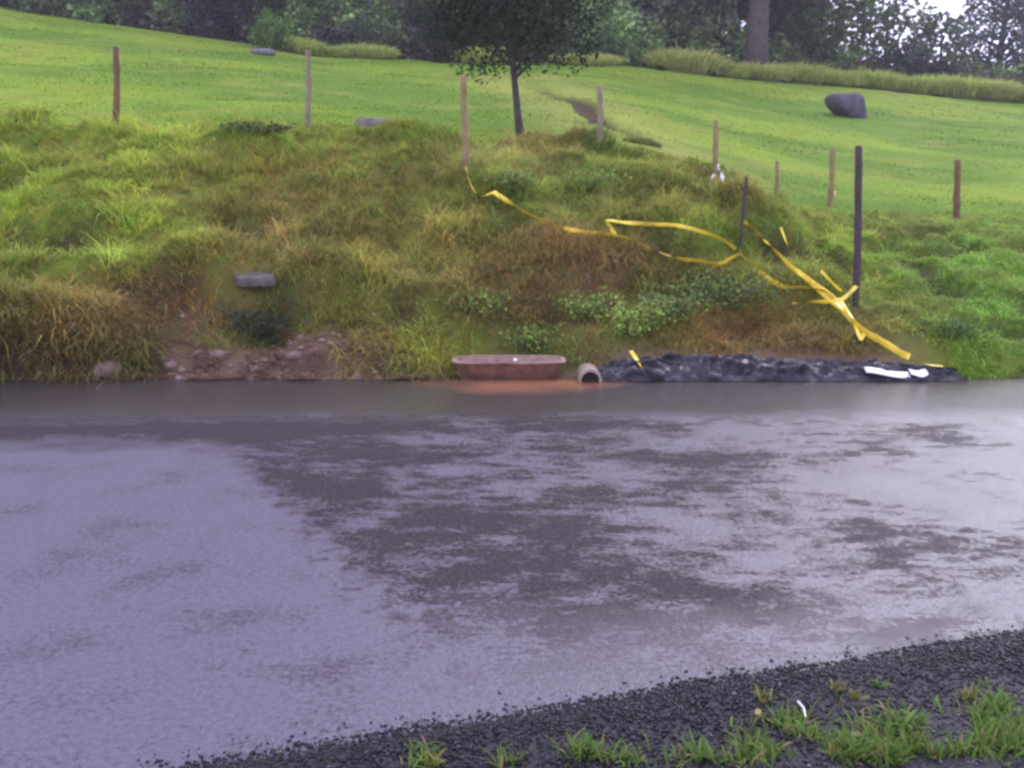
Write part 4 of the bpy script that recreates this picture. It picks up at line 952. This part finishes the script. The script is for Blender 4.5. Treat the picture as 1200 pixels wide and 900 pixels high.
post('stake', 866, 302, 208, 4.2, 'post_dark', 'thin dark leaning stake amid the yellow tape', ut=875, cat='stake', group=None)

# ------------------------------------------------------------------ yellow warning tape strewn over the bank
def tape(pts, label, width=0.075, lift=0.20, name='warning_tape', mat='tape', twist=1.0, seed=0, sag=0.0):
    rg = np.random.default_rng(seed + 5)
    W = np.array([hit(p[0], p[1], p[2] if len(p) > 2 else lift) for p in pts])
    n = max(12, int(sum(np.linalg.norm(np.diff(W, axis=0), axis=1)) / 0.035)); tt = np.linspace(0, len(W) - 1, n); C_ = []
    for t in tt:                                                  # Catmull-Rom through the points
        i = min(int(t), len(W) - 2); f = t - i; p0, p1, p2, p3 = W[max(i - 1, 0)], W[i], W[i + 1], W[min(i + 2, len(W) - 1)]
        C_.append(0.5 * (2 * p1 + (p2 - p0) * f + (2 * p0 - 5 * p1 + 4 * p2 - p3) * f * f + (3 * p1 - p0 - 3 * p2 + p3) * f ** 3))
    C_ = np.array(C_); s = np.arange(n) * 0.035
    C_[:, 2] += 0.022 * (fbm(s * 2.4, s * 0, seed, 3) - 0.5)
    an = 0.9 + twist * 2.4 * (fbm(s * 1.6, s * 0 + 2, seed + 3, 3) - 0.5) * 2
    T = np.gradient(C_, axis=0); T /= np.linalg.norm(T, axis=1, keepdims=True); S_ = np.cross(T, [0, 0, 1]); S_ /= np.linalg.norm(S_, axis=1, keepdims=True) + 1e-9; U_ = np.cross(S_, T)
    sd = S_ * np.cos(an)[:, None] + U_ * np.sin(an)[:, None]; nn = np.cross(T, sd); cr = 0.35 + 0.4 * fbm(s * 3, s * 0, seed + 9, 2)
    w = width * 0.32 * (0.75 + 0.4 * rg.random(n))[:, None] ** 0.5
    rows = [C_ - sd * w, C_ + nn * (width * 0.12 * cr)[:, None], C_ + sd * w]
    V = np.stack(rows, 1).reshape(-1, 3); i = np.arange(n - 1)
    F = np.concatenate([np.stack([i * 3 + j, i * 3 + 3 + j, i * 3 + 4 + j, i * 3 + 1 + j], 1) for j in (0, 1)]).astype(np.int32)
    V2 = V + np.repeat(nn, 3, axis=0) * 0.0015; Fb = F[:, ::-1] + len(V)
    o = mesh_obj(name, np.vstack([V, V2]), np.vstack([F, Fb]), M[mat], smooth=True)
    return tag(o, label, 'tape', 'strands of warning tape on the bank')
tape([(545, 192), (549, 208), (556, 224), (566, 229), (578, 225)], 'short yellow tape end hanging from the tan post', lift=0.18, seed=1, width=0.06)
tape([(578, 225), (596, 236), (615, 248), (637, 259), (658, 266)], 'yellow tape strand sloping down right from the tan post', lift=0.22, seed=2, width=0.085)
tape([(660, 267), (685, 271), (708, 274), (738, 280), (763, 291), (790, 302), (815, 306), (842, 309), (858, 302), (868, 297)], 'long yellow tape strand across the middle of the bank', lift=0.20, seed=3)
tape([(722, 277), (714, 264), (712, 258), (735, 261), (765, 263), (795, 265), (822, 272), (846, 281), (862, 292)], 'yellow tape strand with a kinked end above the long one', lift=0.22, seed=4)
tape([(868, 257), (885, 270), (903, 288), (930, 314), (955, 333), (978, 350)], 'straight yellow tape strand running down from the thin stake', lift=0.22, seed=5, width=0.085)
tape([(868, 298), (882, 310), (900, 326), (920, 337), (945, 337), (968, 341), (982, 351)], 'bright sagging yellow tape strand below the straight one', lift=0.24, seed=6, width=0.09)
tape([(930, 356), (950, 354), (975, 353), (988, 350), (998, 341), (1004, 334)], 'yellow tape strand knotted toward the tall dark post', lift=0.24, seed=7, width=0.07)
tape([(962, 318), (972, 328), (986, 341)], 'short pale tape scrap pointing up from the tape knot', lift=0.25, seed=8, width=0.05)
tape([(980, 352), (996, 372), (1012, 388), (1030, 398), (1052, 412), (1066, 419)], 'thick bright yellow tape strand running down to the road', lift=0.15, seed=9, width=0.11)
tape([(984, 350), (1000, 376), (1008, 396), (1014, 388)], 'looped yellow tape tail below the knot', lift=0.16, seed=10, width=0.06)
tape([(938, 322), (960, 342), (984, 362), (1000, 380), (1010, 398)], 'twisted yellow tape crossing beside the straight strand near the knot', lift=0.2, seed=17, width=0.06)
tape([(1066, 420), (1085, 427), (1105, 430)], 'faint tape end reaching toward the road', lift=0.16, seed=11, width=0.05)
tape([(915, 266), (920, 280), (924, 290)], 'small pale tape scrap right of the thin stake', lift=0.2, seed=12, width=0.05)
tape([(739, 411), (746, 422), (757, 440)], 'short yellow tape hanging over the black sheeting', lift=0.22, seed=13, width=0.06)
tape([(839, 190), (838, 202), (833, 211)], 'white tape tied to the foot of a tan post, left tail', lift=0.10, mat='white', name='white_tape', seed=14, width=0.07)
tape([(840, 192), (844, 203), (849, 212)], 'white tape tied to the foot of a tan post, right tail', lift=0.10, mat='white', name='white_tape', seed=15, width=0.09)
tape([(974, 215), (977, 222), (979, 228)], 'small yellowish tape scrap tied to the post left of the dark one', lift=0.1, seed=16, width=0.05)

# ------------------------------------------------------------------ broad-leaved weeds on the bank
WD, WB, WL = (0.20, 0.28, 0.06), (0.17, 0.235, 0.07), (0.26, 0.36, 0.07)
for (u, v, w, h, c, n, lab) in [
    (848, 358, 0.95, 0.55, WB, 800, 'large dark leafy weed left of the bright sagging tape'),
    (790, 372, 0.7, 0.45, WB, 500, 'dark leafy weed above the left end of the black sheeting'),
    (738, 392, 0.75, 0.5, WL, 600, 'bright light green leafy weed above the black sheeting'),
    (690, 375, 0.6, 0.45, WD, 450, 'dark green weed up and right of the trough'),
    (625, 408, 0.8, 0.42, WD, 600, 'dark green leafy weed directly behind the trough'),
    (560, 372, 0.7, 0.45, WD, 450, 'dark green weed up and left of the trough'),
    (300, 396, 0.75, 0.55, (0.045, 0.07, 0.036), 600, 'dark green weed below the grey slab'),
    (685, 222, 0.8, 0.38, WD, 450, 'dark leafy weed on the bank top above the tape'),
    (600, 222, 0.6, 0.35, WB, 350, 'grey green weed beside the upper end of the tape'),
    (300, 156, 0.9, 0.22, (0.04, 0.07, 0.03), 350, 'dark low weed on the bank edge left of the slim pale post'),
    (1110, 395, 0.6, 0.35, (0.10, 0.17, 0.04), 400, 'green weed near the right foot of the bank'),
    ]:
    bush('weed', hit(u, v), w * 1.3, w, h * 0.8, c, lab, 'weed', 'broad leaved weeds on the bank', n=int(n * 1.5), leaf=0.05, nstem=13)

# ------------------------------------------------------------------ near corner: weeds, leaves, twig
def rosette(u, v, s, col, label, n=22):
    P = verge_point(u, v); a = RNG.uniform(0, 6.28, n); root = np.zeros((n, 3)); root[:, :2] = RNG.normal(0, s * 0.18, (n, 2))
    C = np.array(col)[None] * (0.7 + 0.6 * RNG.random((n, 1)))
    V, F, C = blades(root, np.stack([np.cos(a), np.sin(a)], 1), s * RNG.uniform(0.6, 1.1, n), RNG.uniform(0.1, 0.9, n), RNG.uniform(0.4, 1.2, n), s * RNG.uniform(0.12, 0.22, n), C, 3, C * 1.1)
    o = mesh_obj('weed', V, F, M['leaf'], col=C); o.location = [float(q) for q in P]
    tag(o, label, 'weed', 'small weeds in the near gravel')
YG, GG = (0.17, 0.17, 0.05), (0.10, 0.17, 0.035)
for (u, v, s, c, lab) in [(505, 896, 0.07, YG, 'small yellow green weed at the bottom edge, leftmost of the weeds'), (690, 894, 0.075, GG, 'green weed at the bottom edge, second from the left'), (820, 892, 0.08, GG, 'green weed at the bottom edge below the pale twig'),
                          (980, 812, 0.055, YG, 'yellowish weed in the gravel right of the pale twig'), (1000, 822, 0.05, YG, 'small yellowish weed just below its neighbour in the gravel'), (1030, 806, 0.045, GG, 'tiny lone weed in the gravel, uppermost of the weeds'), (895, 822, 0.06, YG, 'yellowish weed beside the dead leaf'), (910, 850, 0.07, GG, 'green weed left of the pale twig foot'),
                          (1060, 860, 0.09, GG, 'lush green weed in the corner grass'), (1165, 838, 0.09, GG, 'green weed near the right edge in the gravel'), (1135, 822, 0.06, YG, 'yellow green weed left of the one at the right edge'), (1000, 888, 0.08, GG, 'green weed at the bottom edge right of the twig')]:
    rosette(u, v, s, c, lab)
def dead_leaf(u, v, s, rot, col, label):
    P = verge_point(u, v); V = np.array([[-1, 0, 0.0], [-0.4, -0.42, 0.14], [0.35, -0.4, 0.16], [1, 0, 0.05], [0.35, 0.4, 0.2], [-0.4, 0.42, 0.16], [-0.3, 0, 0.02], [0.4, 0, 0.03]]) * s
    F = np.array([[0, 1, 6], [6, 1, 2], [6, 2, 7], [7, 2, 3], [0, 6, 5], [6, 4, 5], [6, 7, 4], [7, 3, 4]], np.int32)
    o = mesh_obj('dead_leaf', np.vstack([V, V - [0, 0, 0.002]]), np.vstack([F, F[:, ::-1] + 8]), M['leaf'], col=np.tile(np.array(col), (16, 1))); o.location = (P[0], P[1], P[2] + 0.012); o.rotation_euler = (0.5, 0.1, rot)
    tag(o, label, 'leaf', 'dead leaves in the near gravel')
dead_leaf(888, 838, 0.022, 0.9, (0.42, 0.30, 0.13), 'pale tan dead leaf in the gravel left of the twig')
dead_leaf(1003, 868, 0.020, 0.2, (0.38, 0.28, 0.20), 'pinkish tan dead leaf below the twig')
dead_leaf(1145, 884, 0.022, 2.0, (0.40, 0.27, 0.17), 'tan dead leaf in the corner grass')
dead_leaf(1178, 878, 0.018, 1.2, (0.44, 0.36, 0.30), 'pale dead leaf close to the right edge')
p0, p1 = verge_point(935, 826), verge_point(945, 856)
V, F = tube([p0 - p0, (p1 - p0) * 0.5 + [0.003, 0, 0.012], p1 - p0], [0.0032, 0.0036, 0.002], 6, jitter=0.2); o = mesh_obj('twig', V, F, M['white']); o.location = (p0[0], p0[1], p0[2] + 0.012)
tag(o, 'short whitish twig lying in the black gravel', 'twig')

# ------------------------------------------------------------------ damp air after the rain
import bmesh
bm = bmesh.new(); bmesh.ops.create_cube(bm, size=1.0)
me = bpy.data.meshes.new('haze'); bm.to_mesh(me); bm.free()
hz = link(bpy.data.objects.new('haze', me)); hz.scale = (420, 420, 36); hz.location = (0, 20, 16.5)
hm = bpy.data.materials.new('damp_air'); hm.use_nodes = True; hn = hm.node_tree; hn.nodes.clear()
ho = hn.nodes.new('ShaderNodeOutputMaterial'); hv = hn.nodes.new('ShaderNodeVolumePrincipled')
hv.inputs['Color'].default_value = (0.93, 0.92, 0.97, 1); hv.inputs['Density'].default_value = 0.0009; hv.inputs['Anisotropy'].default_value = 0.2
hn.links.new(hv.outputs['Volume'], ho.inputs['Volume']); me.materials.append(hm)
tag(hz, 'thin damp haze over road and hillside', 'haze', kind='stuff')
scene.cycles.volume_bounces = 0
